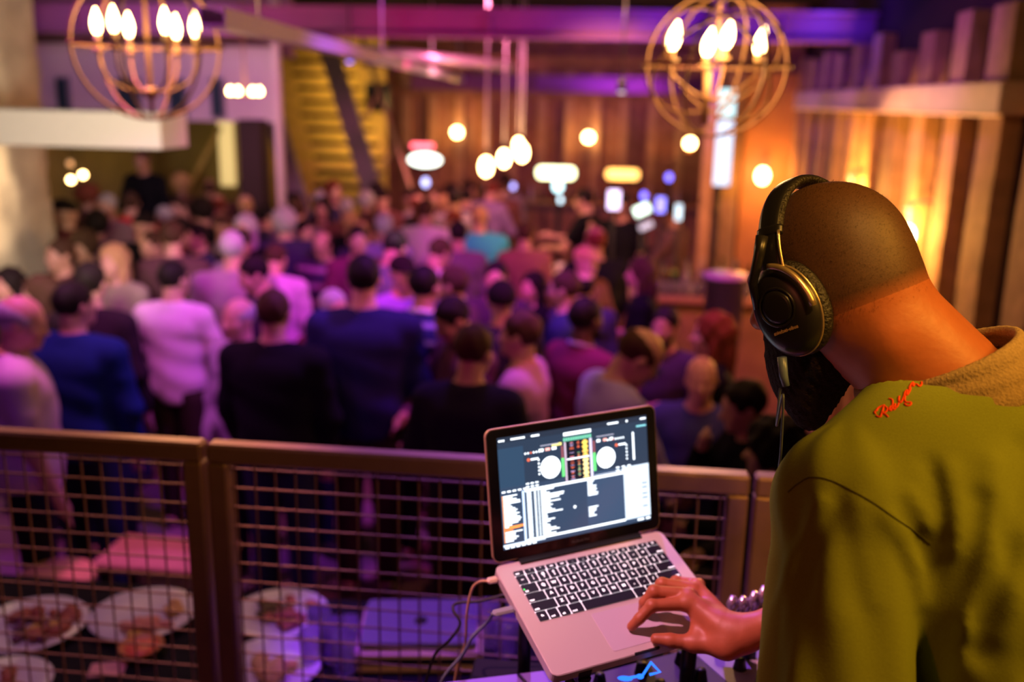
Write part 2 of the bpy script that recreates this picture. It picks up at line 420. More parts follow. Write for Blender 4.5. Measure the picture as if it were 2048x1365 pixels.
# steel beams
def ibeam(name, x0, x1, y, z0, z1, wid, label, m=m_steel):
    b = M(); t = (z1-z0)*0.1
    b.box(((x0+x1)/2, y, (z0+z1)/2), (x1-x0, 0.03, z1-z0)); b.box(((x0+x1)/2, y, z0+t/2), (x1-x0, wid, t)); b.box(((x0+x1)/2, y, z1-t/2), (x1-x0, wid, t))
    for x in np.arange(x0+.5, x1, 1.3): b.box((x, y-wid*0.22, (z0+z1)/2), (0.02, wid*0.45, z1-z0-2*t))
    return build(b, name, m, label=label, cat='beam')
ibeam('steel_beam', -6.9, 2.18, 9.0, 3.29, 3.55, 0.22, 'deep steel ceiling beam lit magenta at its middle and blue at its right')
ibeam('steel_beam', -6.9, 2.18, 7.4, 3.56, 3.72, 0.16, 'thin violet steel beam along the top edge of the picture, above the deep magenta beam')
ibeam('steel_beam', -3.0, 1.6, 14.0, 2.88, 3.10, 0.18, 'far violet cross beam in front of the planked back wall')
ibeam('steel_beam', -3.2, 2.18, 12.0, 3.12, 3.28, 0.16, 'dark brown cross beam between the magenta beam and the far violet one', m_plank)
# pale cable tray running away down the room
tr = M(); A1 = at(425, 50, Z=3.0); A2 = at(945, 168, Z=3.0)
dd = unit(A2-A1); sd = unit(np.cross(dd, V(0, 0, 1))); L = np.linalg.norm(A2-A1); mid = (A1+A2)/2
tr.box(mid, (L, 0.09, 0.012), A=[dd, sd, V(0, 0, 1)])
for s_ in (-1, 1): tr.box(mid+sd*0.045*s_+V(0, 0, .03), (L, 0.008, 0.07), A=[dd, sd, V(0, 0, 1)])
for k in range(4):
    q = A1+dd*(0.6+k*L/4); tr.tube([q, (q[0], q[1], 3.9)], 0.006, 5)
build(tr, 'cable_tray', mat('galvanised_tray', (0.75, 0.68, 0.74), 0.4, metal=0.2), label='pale metal cable tray running diagonally under the ceiling', cat='cable tray')
lamp('tray_wash', 'SPOT', (-1.5, 6.5, 1.8), (0.85, 0.7, 0.9), 30, (-1.9, 8.5, 3.0), 0.2, 100)
# duct, pale oval end with warm glow
q = at(880, 118, Y=10.8); build(M().tube([q-V(0.75, 0.4, -0.06), q+V(0.75, 0.4, -0.06)], 0.06, 14), 'air_duct', mat('duct_metal', (0.7, 0.55, 0.6), 0.3, metal=0.6), label='pale round air duct below the magenta beam, right of the blue stage light', cat='duct')
lamp('duct_glow', 'POINT', (q[0]+0.1, 10.2, q[2]-.22), (1, 0.5, 0.4), 2, size=.05)
# posts
build(M().box((at(508, 300, Y=9.9)[0], 9.9, 1.4), (0.24, 0.24, 2.2)), 'dark_post', mat('dark_stain', (0.05, 0.03, 0.03), 0.7), label='dark square post under the mezzanine, left of the staircase', cat='post')
build(M().box((at(556, 200, Y=9.8)[0], 9.8, 1.95), (0.06, 0.1, 3.9)), 'pale_post', m_mezz, label='slim pale pink post beside the left edge of the staircase', cat='post')
build(M().box((at(1411, 400, Y=8.8)[0], 8.8, 1.95), (0.10, 0.12, 3.9)), 'timber_post', m_timber, label='brown timber post standing at the bar under the right chandelier', cat='post')

# staircase with open risers against a gold-lit wall
st = empty('staircase', (-4.0, 12.5, 0.0), 'open-riser staircase against a gold-lit wall at the back of the room', 'staircase')
nt_ = 17; zt0, zt1 = 0.17, 3.25
for k in range(nt_):
    z = zt0+(zt1-zt0)*k/(nt_-1); xs = -3.55-0.33*(z-1.84)/1.3
    xr = np.interp(z, [1.84, 3.14], [-3.30, -3.93]); xl = min(-4.58, xr-0.9) if z > 2.3 else xr-0.95
    build(M().box(((xl+xr)/2, 12.5+0.22*k*0.5, z), (xr-xl, 0.27, 0.05), bev=0.006), 'tread', mat('dark_tread', (0.05, 0.03, 0.02), .8), st)
for (dx, nm) in ((0.03, 'stringer'), (-1.02, 'stringer')):
    a = V(-3.30+dx-(-.0), 12.35, 1.84); b = V(-3.93+dx, 12.35+0.8, 3.14)
    dirr = unit(b-a); p = a-dirr*1.95; q = b+dirr*0.5
    A = [dirr, V(0, 1, 0), unit(np.cross(dirr, V(0, 1, 0)))]
    build(M().box((p+q)/2, (np.linalg.norm(q-p), 0.07, 0.26), A=A), nm, mat('stringer_grey', (0.20, 0.16, 0.18), 0.6), st)
    if dx > 0:
        hr = M(); up = V(0.32, 0, 0.6); hr.tube([p+up, q+up], 0.028, 8)
        for t in np.linspace(0, 1, 6): hr.tube([p+(q-p)*t, p+(q-p)*t+up], 0.012, 6)
        build(hr, 'handrail', mat('brass_rail', (0.6, 0.42, 0.2), 0.4, metal=0.6), st)
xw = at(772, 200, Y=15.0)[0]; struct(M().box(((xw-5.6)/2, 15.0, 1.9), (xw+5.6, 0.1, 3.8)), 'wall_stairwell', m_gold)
for q in ((-4.35, 14.5, 2.95), (-4.1, 14.5, 2.1), (-3.2, 14.4, 2.7)): lamp('stair_light', 'POINT', q, (1.0, 0.62, 0.16), 10, size=0.08)
# bright doorway slit and leaning rail in the recess
q = at(452, 290, Y=13.8); struct(M().box((q[0], 13.82, 2.0), (0.22, 0.04, 1.15)), 'door_1', mat('lit_doorway', (0.9, 0.75, 0.4), emit=(1.0, 0.72, 0.28), es=.7))
build(M().tube([at(345, 400, Y=13.6)-V(.75, 0, 1.45), at(440, 255, Y=13.6)], 0.035, 8), 'stair_rail', mat('pale_rail', (0.6, 0.45, 0.2), 0.5), label='diagonal pale rail in the olive recess under the mezzanine', cat='rail')
q = at(757, 195, Y=14.6); build(M().box(q, (0.34, 0.25, 0.42), bev=0.02), 'wall_speaker', m_dark, label='black loudspeaker box high on the wall right of the staircase', cat='speaker')

# ============================================================ FENCE, TABLE, LAMPS
m_rail = mat('bronze_powder_coat', (0.30, 0.17, 0.14), 0.38, metal=0.35, noise=0.15, scale=30)
m_wire = mat('mesh_wire', (0.36, 0.20, 0.17), 0.4, metal=0.4)
FY = 1.915; ZT = 2.0; TB = 0.045; zb_ = 0.93
def fence(xa, xb, label):
    r = empty('fence_panel', ((xa+xb)/2, FY, zb_-0.03), label, 'fence', 'welded mesh fence panels along the booth')
    build(M().box(((xa+xb)/2, FY, ZT-TB/2), (xb-xa, TB, TB), bev=0.006), 'top_rail', m_rail, r)
    build(M().box(((xa+xb)/2, FY, zb_), (xb-xa, TB, TB), bev=0.006), 'bottom_rail', m_rail, r)
    for x in (xa+TB/2, xb-TB/2): build(M().box((x, FY, (ZT-TB+zb_)/2), (TB-.001, TB-.001, ZT-TB-zb_), bev=0.005), 'upright', m_rail, r)
    wm = M(); s = 0.0465
    n = int((xb-xa-2*TB)/s); off = (xb-xa-2*TB-n*s)/2
    for k in range(n+1):
        x = xa+TB+off+k*s; wm.tube([(x, FY, zb_), (x, FY, ZT-TB)], 0.0024, 5, caps=False)
    z = zb_+0.03
    while z < ZT-TB:
        wm.tube([(xa+TB, FY+.0048, z), (xb-TB, FY+.0048, z)], 0.0024, 5, caps=False); z += s
    build(wm, 'wire_mesh', m_wire, r)
xg = at(419, 878, Z=2.0)[0]; xh = at(1506, 950, Z=2.0)[0]
fence(xg-1.9, xg-.006, 'bronze welded mesh fence panel at the left end of the booth edge')
fence(xg+.006, xh-.006, 'bronze welded mesh fence panel behind the open laptop')
fence(xh+.006, xh+1.5, 'bronze welded mesh fence panel behind the standing person in green, at the right')

# buffet table beyond the fence
ZB = 1.12
m_tcl = mat('dark_table_top', (0.012, 0.010, 0.016), 0.7)
t = empty('buffet_table', (-1.0, 2.72, 0), 'long dark table beyond the mesh fence, holding plates of food', 'table')
build(M().box((-0.9, 2.50, ZB-0.02), (3.6, 0.60, 0.04), bev=0.008), 'tabletop', m_tcl, t)
for x in (-2.6, 0.8):
    for y in (2.26, 2.74): build(M().box((x, y, (ZB-.04)/2), (0.06, 0.06, ZB-.04)), 'leg', m_dark, t)
m_plate = mat('white_china', (0.85, 0.8, 0.86), 0.25)
FOODC = {'meat': (0.45, 0.13, 0.08), 'bread': (0.75, 0.45, 0.18), 'green': (0.15, 0.12, 0.04), 'salmon': (0.85, 0.3, 0.22), 'cheese': (0.9, 0.5, 0.12), 'grape': (0.18, 0.05, 0.12)}
def plate(px, py, r, label, food, wsc=1.0):
    c = at(px, py, Z=ZB); c = V(c[0], c[1], ZB+.001)
    p = empty('serving_plate', c, label, 'plate', 'white plates of food on the dark table')
    m = M(); m.lathe([(r*.55, 0), (r*.6, .004), (r*.97, .020), (r, .023), (r*.985, .026), (r*.62, .010), (.001, .009)], c, n=40); build(m, 'dish', m_plate, p)
    for (kind, n, sz, dx, dy, sp) in food:
        f = M(); rr = random.Random(hash((px, n)) & 255)
        for _ in range(n):
            a = rr.uniform(0, 6.28); d_ = sp*math.sqrt(rr.random()); s_ = sz*rr.uniform(.7, 1.25)
            th = rr.uniform(0, 3.14); A = [V(math.cos(th), math.sin(th), 0), V(-math.sin(th), math.cos(th), 0), V(0, 0, 1)]
            f.sph(c+V(dx+d_*math.cos(a), dy+d_*math.sin(a), .012+s_*.4+rr.uniform(0, .01)), (s_*1.3, s_*.8, s_*.5), 10, 6, A)
        o = build(f, kind+'_food' if kind in ('meat', 'green') else {'bread': 'bread_pieces', 'salmon': 'salmon_slices', 'cheese': 'cheese_pieces', 'grape': 'dark_fruit'}[kind], mat('food_'+kind, FOODC[kind], 0.6, noise=0.4, scale=60), p)
        o['kind'] = 'stuff'
plate(288, 1240, .165, 'white plate left of the fence joint, bare on one half, pink slices on the other', [('salmon', 9, .024, .04, -.05, .07), ('bread', 4, .026, .07, .06, .05), ('cheese', 4, .02, .02, -.10, .04)])
plate(62, 1262, .17, 'white plate heaped with dark meat at the left edge of the table', [('meat', 16, .024, .02, .02, .10), ('grape', 12, .018, .05, .0, .09), ('cheese', 3, .018, .06, -.03, .05)])
plate(560, 1240, .155, 'white plate of dark meat just right of the fence joint', [('meat', 14, .022, .02, .0, .09), ('green', 8, .018, -.04, .03, .06)])
plate(540, 1345, .15, 'white plate with a golden pastry, nearest plate right of the fence joint', [('bread', 5, .035, .0, -.02, .04), ('cheese', 3, .02, .05, .0, .03)])
plate(0, 1385, .14, 'white plate cut off by the lower left corner', [('meat', 10, .022, 0, 0, .08)])
def small(px, py, kind, label, cat, e, m, z=ZB, rz=0.3):
    c = at(px, py, Z=z); A = [V(math.cos(rz), math.sin(rz), 0), V(-math.sin(rz), math.cos(rz), 0), V(0, 0, 1)]
    return build(M().box(V(c[0], c[1], z+e[2]/2), e, A=A, bev=min(e)*.3), kind, m, label=label, cat=cat)
small(215, 1340, 'food_card', 'pink card lying below the half-bare plate', 'card', (.10, .07, .003), mat('pink_card', (0.9, 0.4, 0.45), 0.6))
bw = at(290, 1303, Z=ZB); bo = M(); bo.lathe([(.03, 0), (.04, .004), (.062, .03), (.066, .034), (.058, .032), (.03, .012), (.001, .01)], V(bw[0], bw[1]-.02, ZB+.001), n=24)
bo = build(bo, 'sauce_dish', mat('terracotta_glaze', (0.7, 0.25, 0.1), 0.4), label='small dish of red sauce in front of the half-bare plate', cat='dish')
build(M().sph(V(bw[0], bw[1]-.02, ZB+.024), (.05, .05, .010), 16, 6), 'red_sauce', mat('red_sauce', (0.9, 0.15, 0.1), 0.4), bo)
# glasses and bottles on the table
m_glass = mat('drinking_glass', (0.85, 0.8, 0.95), 0.06, trans=0.85)
for i, (px, py, h) in enumerate(((640, 1290, .12), (668, 1322, .13), (625, 1330, .11), (700, 1300, .10), (1010, 1310, .12), (975, 1290, .14), (1035, 1270, .12), (690, 1345, .12))):
    c = at(px, py, Z=ZB); c[2] = ZB+.001
    g = M().lathe([(.028, 0), (.032, .006), (.036, h), (.034, h), (.029, .012), (.001, .010)], c, n=16)
    build(g, 'drinking_glass', m_glass, label='empty tumbler in the cluster left of the closed laptop' if px < 800 else 'empty tumbler behind the cables, under the open laptop corner', cat='glass', group='tumblers left of the closed laptop' if px < 800 else 'tumblers behind the cables')
# closed laptop on a box (purple-lit) beyond the fence
A1 = at(797, 1172, Z=1.22); B1 = at(950, 1172, Z=1.22); C1 = at(737, 1300, Z=1.22)
ex = unit(V(*(B1-A1)[:2], 0)); ey = V(-ex[1], ex[0], 0); wid = .34; dep = .25; cen = (at(842, 1240, Z=1.22))
AX = [ex, ey, V(0, 0, 1)]
bx = empty('laptop', V(cen[0], cen[1], 1.19), 'closed silver laptop with a dark round logo, lying on the white case beyond the fence', 'laptop')
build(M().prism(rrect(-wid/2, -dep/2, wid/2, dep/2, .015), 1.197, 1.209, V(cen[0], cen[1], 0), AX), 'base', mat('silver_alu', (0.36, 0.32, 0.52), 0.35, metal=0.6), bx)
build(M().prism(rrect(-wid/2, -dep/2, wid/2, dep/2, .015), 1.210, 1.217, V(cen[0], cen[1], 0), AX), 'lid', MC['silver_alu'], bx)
build(M().sph(V(cen[0], cen[1], 1.217), (.02, .024, .0015), 16, 6), 'lid_logo', m_dark, bx, label='dark round logo')
cs = empty('equipment_case', V(cen[0], cen[1], ZB), 'white equipment case under the closed laptop beyond the fence', 'case')
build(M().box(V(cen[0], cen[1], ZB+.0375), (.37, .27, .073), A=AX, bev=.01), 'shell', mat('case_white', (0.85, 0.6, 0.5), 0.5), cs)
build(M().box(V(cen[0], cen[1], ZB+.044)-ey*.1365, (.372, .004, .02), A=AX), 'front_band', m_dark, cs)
# seats seen through the mesh on the lower floor
def stool(px, py, z, label, r, m):
    c = at(px, py, Z=z); s = empty('bar_stool', V(c[0], c[1], 0), label, 'stool')
    build(M().lathe([(r*.8, z-.05), (r, z-.035), (r, z-.008), (r*.92, z)], V(c[0], c[1], 0), n=28), 'seat', m, s)
    for k in range(4):
        t = math.pi/4+k*math.pi/2; d_ = V(math.cos(t), math.sin(t), 0)
        build(M().tube([V(c[0], c[1], z-.05)+d_*r*.6, V(c[0], c[1], 0.0)+d_*r*1.05], .016, 8), 'leg', m_dark, s)
    rg = M(); rg.tube([V(c[0]+r*.88*math.cos(t), c[1]+r*.88*math.sin(t), .28) for t in np.linspace(0, 6.28, 21)[:-1]], .008, 6, closed=True); build(rg, 'foot_ring', m_dark, s)
m_tan = mat('tan_seat', (0.75, 0.42, 0.14), 0.6, noise=0.2)
stool(112, 1148, .62, 'round tan-topped stool on the lower floor seen through the left fence panel', .17, m_tan)
def bench(px, py, z, e, label, m):
    c = at(px, py, Z=z); s = empty('low_table', V(c[0], c[1], 0), label, 'table')
    build(M().box(V(c[0], c[1], z-.02), (e[0], e[1], .04), bev=.008), 'tabletop', m, s)
    for sx in (-1, 1):
        for sy in (-1, 1): build(M().box(V(c[0]+sx*(e[0]/2-.05), c[1]+sy*(e[1]/2-.05), (z-.04)/2), (.045, .045, z-.04)), 'leg', m_dark, s)
bench(335, 1105, .55, (.62, .34), 'low tan-topped table on the lower floor, behind the fence joint', mat('tan_wood', (0.55, 0.30, 0.12), 0.6, noise=0.2))

# ------------------------------------------------------------ lamps
m_bulb = mat('glowing_filament_bulb', (1, 0.8, 0.5), emit=(1.0, 0.60, 0.22), es=28)
m_iron = mat('rusty_iron', (0.30, 0.16, 0.07), 0.5, metal=0.4)
m_sock = mat('candle_sleeve', (0.55, 0.35, 0.16), 0.6)
def bulb(par, c, r=.017, h=.085, tilt=(0, 0, 1)):
    return build(M().lathe([(r*.45, 0), (r*.8, h*.14), (r, h*.36), (r*.85, h*.6), (r*.42, h*.85), (.002, h)], c, tilt, 14), 'bulb', m_bulb, par)
def ring(c, R, ax, r=.006, n=48):
    a, b, d = frame(ax); return [c+(a*math.cos(t)+b*math.sin(t))*R for t in np.linspace(0, 2*math.pi, n+1)[:-1]]
# left orb chandelier
C1 = at(295, 92, d=4.2); R1 = .315
ch = empty('chandelier', C1-V(0, 0, R1), 'round caged iron chandelier with six lit candle bulbs, upper left', 'chandelier')
for k, a in enumerate((8, 68, 128)):
    t = math.radians(a); build(M().tube(ring(C1, R1, (math.cos(t), math.sin(t), 0)), .0065, 6, closed=True), 'cage_ring', m_iron, ch)
build(M().tube(ring(C1, R1*1.01, (0, 0, 1)), .008, 6, closed=True), 'cage_band', m_iron, ch)
build(M().tube([C1-V(0, 0, R1), C1-V(0, 0, .2), C1+V(0, 0, R1), V(C1[0], C1[1], 3.9)], [.008, .012, .008, .008], 8), 'stem', m_iron, ch)
build(M().sph(C1-V(0, 0, .2), (.035, .035, .028)), 'hub', m_iron, ch)
for k in range(6):
    t = math.radians(18+60*k); d = V(math.cos(t), math.sin(t), 0); q = C1+d*.205+V(0, 0, -.03)
    pts = [C1-V(0, 0, .2)+d*.02, C1-V(0, 0, .19)+d*.1, C1-V(0, 0, .15)+d*.17, C1-V(0, 0, .09)+d*.2, q]
    build(M().tube(pts, .006, 6).lathe([(.008, 0), (.026, .004), (.026, .010), (.01, .014)], q, n=12), 'arm', m_iron, ch)
    build(M().tube([q+V(0, 0, .01), q+V(0, 0, .075)], .011, 10), 'candle_sleeve', m_sock, ch)
    bulb(ch, q+V(0, 0, .075), .0215, .108)
lamp('chandelier_glow', 'POINT', C1+V(0, 0, .03), WARM, 16, size=.16)
# right gyroscope chandelier
C2 = at(1432, 132, d=3.8); R2 = .275
ch = empty('chandelier', C2-V(0, 0, R2), 'gyroscope-like iron chandelier of tilted rings with four lit bulbs, upper right', 'chandelier')
for ax_, k in (((.10, 1, .08), 1.0), ((.80, .6, -.05), 1.0), ((-.30, .62, .72), .97), ((.62, .55, .56), .93), ((-.85, .45, .20), .96)):
    build(M().tube(ring(C2, R2*k, unit(ax_)), .0062, 6, closed=True), 'cage_ring', m_iron, ch)
build(M().tube(ring(C2, R2*1.07, (0, 0, 1)), .007, 6, closed=True), 'cage_band', m_iron, ch)
build(M().tube([C2-V(.03, 0, .23), C2-V(.03, 0, .02)], .016, 8).tube([C2, V(C2[0], C2[1], 3.9)], .008, 8), 'stem', m_iron, ch)
for (px, py, lx) in ((1343, 100, -.2), (1412, 112, .1), (1449, 97, .1), (1516, 108, .3)):
    q = at(px, py, d=3.8+lx*.4); q0 = V(C2[0], C2[1], C2[2]-.14)
    build(M().tube([q0, (q0+q)/2-V(0, 0, .06), q-V(0, 0, .09), q-V(0, 0, .035)], .006, 6), 'arm', m_iron, ch)
    build(M().tube([q-V(0, 0, .045), q], .013, 10).lathe([(.01, -.045), (.028, -.04), (.028, -.034), (.012, -.03)], q, n=12), 'candle_sleeve', m_sock, ch)
    bulb(ch, q, .0255, .112, (.18, 0, 1))
lamp('chandelier_glow', 'POINT', C2+V(0, -.05, .02), WARM, 22, size=.16)
# far chandelier with four bulbs
C3 = at(490, 190, Y=8.8)
ch = empty('wall_chandelier', C3-V(0, 0, .12), 'small far chandelier with four bulbs in front of the mezzanine', 'chandelier')
build(M().tube([C3+V(-.17, 0, 0), C3+V(.17, 0, 0)], .012, 6).tube([C3, V(C3[0], C3[1], 3.9)], .006, 6), 'frame', m_iron, ch)
for dx in (-.14, -.065, .075, .14): bulb(ch, C3+V(dx, 0, .0), .030, .075)
lamp('chandelier_glow', 'POINT', C3-V(0, .15, 0), WARM, 6, size=.1)
# cluster of little bulbs at the left column
for i, (px, py, e) in enumerate(((142, 360, 1), (166, 350, 1), (156, 386, 1), (140, 327, 0))):
    c = at(px, py, Y=10.5); o = build(M().sph(c, .034).mat(1).tube([c+V(0, 0, .03), (c[0], c[1], 2.475)], .003, 5), 'pendant_bulb', [m_bulb if e else mat('dim_bulb', (1, .7, .4), emit=(1, .5, .2), es=.8), m_dark], label='small round bulb in the cluster right of the stone column, %s' % ('left of the pair', 'right of the pair', 'lowest', 'dim one at the top')[i], cat='light bulb')
# bar pendants
for i, (px, py, s, lb) in enumerate(((972, 333, 1.15, 'leftmost'), (1008, 317, 1.05, 'second from the left'), (1037, 290, .9, 'highest, behind its neighbour'), (1044, 305, 1.15, 'rightmost'))):
    c = at(px, py, Y=9.8+.25*i); p = empty('pendant_lamp', c-V(0, 0, .08), 'bare bulb hanging on a long cord over the bar, %s' % lb, 'pendant lamp')
    build(M().lathe([(.01, -.085*s), (.045*s, -.06*s), (.058*s, 0), (.045*s, .05*s), (.02*s, .08*s)], c, n=16), 'bulb', m_bulb, p)
    build(M().tube([c+V(0, 0, .08*s), c+V(0, 0, .15*s)], .018, 8), 'socket', m_dark, p)
    build(M().tube([c+V(0, 0, .14), (c[0], c[1], 3.9)], .009, 6), 'cord', mat('pale_cord', (0.7, .6, .6), .6), p)
    lamp('pendant_glow', 'POINT', c-V(0, .12, .02), WARM, 4, size=.06)
# wall sconces: back wall
for i, (px, py, Y, lb) in enumerate(((914, 265, 16.1, 'left one on the planked back wall'), (1177, 275, 16.1, 'middle one on the planked back wall'), (1380, 287, 15.6, 'right one on the planked back wall, behind the timber post'))):
    c = at(px, py, Y=Y); s = empty('wall_sconce', c-V(0, 0, .12), 'glowing round wall sconce, %s' % lb, 'wall light')
    build(M().sph(c, .085), 'globe', m_bulb, s); build(M().lathe([(.05, -.14), (.06, -.1), (.03, -.07)], c, n=12).box(c+V(0, .1, -.1), (.03, .2, .03)), 'bracket', m_iron, s)
    lamp('sconce_glow', 'POINT', c+V(0, -.13, 0), (1.0, .36, .05), 14, size=.06)
for x in (-2.2, -1.6, 0.05, 0.75): lamp('uplight', 'SPOT', (x, 15.95, 1.2), (1.0, .30, .04), 30, (x+.05, 16.35, 2.9), .04, 45)
# right wall sconces
c = at(1525, 352, Y=11.85); s = empty('wall_sconce', c-V(0, 0, .1), 'glowing wall sconce on the orange plastered return beside the listening ear of the person in green', 'wall light')
s['label'] = 'bright wall sconce on the orange plastered end wall, left of the headphone band'
build(M().sph(c, (.075, .075, .095)), 'globe', m_bulb, s); build(M().tube([c+V(0, 0, .08), c+V(.04, .05, .16), c+V(.06, .22, .18)], .014, 8), 'bracket', mat('violet_bracket', (.3, .2, .4), .4), s)
lamp('sconce_glow', 'POINT', c+V(.02, -.14, .0), (1.0, .40, .04), 22, size=.06)
for i, (px, py, Y) in enumerate(((1700, 395, 9.15), (1815, 470, 7.1))):
    c = at(px, py, X=2.02); s = empty('wall_sconce', c-V(0, 0, .1), 'wall sconce %s' % ('on a violet bracket between the planks, mostly behind the bowed head', 'hidden low between the nearer planks behind the bowed head')[i], 'wall light')
    build(M().sph(c, (.05, .05, .07)), 'globe', m_bulb, s)
    build(M().tube([c+V(0, 0, .06), c+V(0, 0, .22), c+V(.16, 0, .24)], .013, 8).tube([c+V(0, -.09, .17), c+V(0, .09, .17)], .014, 8), 'bracket', MC['violet_bracket'], s)
    lamp('sconce_glow', 'POINT', c+V(-.14, 0, .05), (1.0, .44, .07), 75, size=.05)
# blue stage light
c = at(630, 84, Y=8.6); s = empty('stage_light', c, 'small stage light glowing blue below the magenta beam', 'stage light')
build(M().box(c, (.22, .16, .08), bev=.02).tube([c, (c[0], 8.9, 3.30)], .01, 6), 'housing', m_dark, s)
build(M().box(c-V(0, .085, .0), (.19, .012, .055), bev=.005), 'lens', mat('blue_led', (.3, .3, 1), emit=(.28, .22, 1.0), es=2.6), s)
for px in (700, 1232+12):
    c = at(px, 100 if px < 800 else 158, Y=8.7 if px < 800 else 8.0); s = empty('stage_light', c, ('dark stage light with a faint blue lens, right of the blue one' if px < 800 else 'small white spotlight hanging left of the right chandelier'), 'stage light')
    build(M().tube([c, c+V(0, -.02, -.1)], .035, 12).tube([c, (c[0], c[1], 3.9)], .008, 6), 'housing', m_dark, s)
    build(M().sph(c+V(0, -.02, -.105), (.03, .03, .01)), 'lens', MC['blue_led'] if px < 800 else mat('white_led', (1, 1, 1), emit=(.7, .75, 1), es=1.0), s)
# lit signs on the back bar
def sign(px, py, wpx, hpx, Y, label, emit, es, oval=False):
    c = at(px, py, Y=Y); w_ = wpx*Y/FPX; h_ = hpx*Y/FPX
    s = empty('lit_sign', c-V(0, 0, h_/2), label, 'sign')
    A = [V(1, 0, 0), V(0, 0, 1), V(0, -1, 0)]
    pol = [(math.cos(t)*w_/2, math.sin(t)*h_/2) for t in np.linspace(0, 6.283, 29)[:-1]] if oval else rrect(-w_/2, -h_/2, w_/2, h_/2, h_*.4)
    build(M().prism([(x*1.06, y*1.1) for x, y in pol], -.19, 0, c, A), 'sign_box', m_dark, s)
    build(M().prism(pol, .0, .012, c, A), 'sign_face', mat('sign_'+label[:12], emit, emit=emit, es=es), s); return s
sign(850, 320, 66, 26, 16.1, 'white oval lit bar sign on the back wall, under the red one', (.80, .90, .78), 5, True)
sign(845, 292, 46, 10, 16.1, 'small red-rimmed lit sign above the white oval sign', (1.0, .12, .16), 5)
sign(1112, 346, 76, 24, 16.1, 'wide white lit bar sign, left of the amber one', (.95, 1.0, .55), 5)
sign(1245, 349, 64, 20, 16.1, 'amber lit bar sign at the right of the back bar', (1.0, .50, .12), 4)

# ============================================================ PEOPLE IN THE CROWD
POSES = {  # right shoulder.. elbow, wrist, then left; bow = forward bend of the head, degrees; wide = torso scale; sleeves
 'stand': dict(r=((.23, .01, 1.12), (.225, .08, .88)), l=((-.23, .01, 1.12), (-.225, .08, .88))),
 'drink': dict(r=((.27, .03, 1.12), (.14, .26, 1.24)), l=((-.25, .0, 1.12), (-.25, .08, .88))),
 'fold': dict(r=((.27, .05, 1.12), (.05, .26, 1.14)), l=((-.27, .05, 1.12), (-.04, .27, 1.10))),
 'bow': dict(r=((.26, .10, 1.14), (.10, .30, 1.08)), l=((-.26, .08, 1.14), (-.10, .28, 1.02)), bow=28, wide=1.06),
 'heavy': dict(r=((.225, .02, 1.12), (.215, .10, .88)), l=((-.225, .02, 1.12), (-.215, .10, .88)), wide=1.16),
 'phone': dict(r=((.27, .12, 1.22), (.14, .34, 1.42)), l=((-.25, .0, 1.12), (-.22, .10, .88))),
 'pour': dict(r=((.27, .16, 1.18), (.10, .42, 1.22)), l=((-.27, .14, 1.16), (-.08, .40, 1.12)), bow=10),
 'chin': dict(r=((.20, .20, 1.18), (.04, .20, 1.42)), l=((-.24, .06, 1.12), (-.06, .26, 1.08)), bow=12),
 'slim': dict(r=((.21, .02, 1.12), (.12, .22, 1.16)), l=((-.21, .0, 1.12), (-.22, .07, .88)), wide=.86),
}
def headxf(yaw, bow):
    R_ = Matrix.Rotation(math.radians(yaw), 3, 'Z') @ Matrix.Rotation(math.radians(-bow), 3, 'X')
    A = np.array(R_).T            # rows = head axes in body space
    piv = V(0, -.015, 1.50); c = piv+A[2]*.128+A[1]*.028
    return A, c
def head_sdf(s, c, A, k=.98):
    L = lambda x, y, z: c+(A[0]*x+A[1]*y+A[2]*z)*k
    e = lambda p, r: s.ell(L(*p), [q*k for q in r], A)
    d = e((0, -.010, .035), (.076, .098, .088))
    d = S.smin(d, e((0, .030, -.040), (.058, .066, .072)), .03)
    d = S.smin(d, e((0, .072, -.088), (.026, .024, .022)), .02)
    d = S.smin(d, s.cone(L(0, .088, .010), L(0, .112, -.030), .008*k, .014*k), .012)
    d = S.smin(d, s.cone(L(-.03, .080, .024), L(.03, .080, .024), .013*k), .012)
    d = S.smin(d, s.cone(L(-.018, .088, -.062), L(.018, .088, -.062), .009*k), .01)
    for sx in (-1, 1):
        d = S.smin(d, e((.040*sx, .062, -.022), (.024, .024, .024)), .015)
        d = S.smin(d, e((.078*sx, -.005, -.008), (.010, .020, .032)), .006)
        d = np.maximum(d, -(s.ell(L(.030*sx, .098, .004), [.014*k, .012*k, .010*k], A)))
    return d
HAIRC = {'dark': (0.015, 0.010, 0.009), 'brown': (0.07, 0.035, 0.02), 'grey': (0.42, 0.38, 0.38), 'blond': (0.50, 0.30, 0.13), 'white': (0.7, 0.66, 0.66), 'auburn': (0.16, 0.04, 0.02)}
SKINC = {'light': (0.62, 0.33, 0.24), 'mid': (0.42, 0.21, 0.13), 'dark': (0.12, 0.055, 0.035)}
_cache = {}
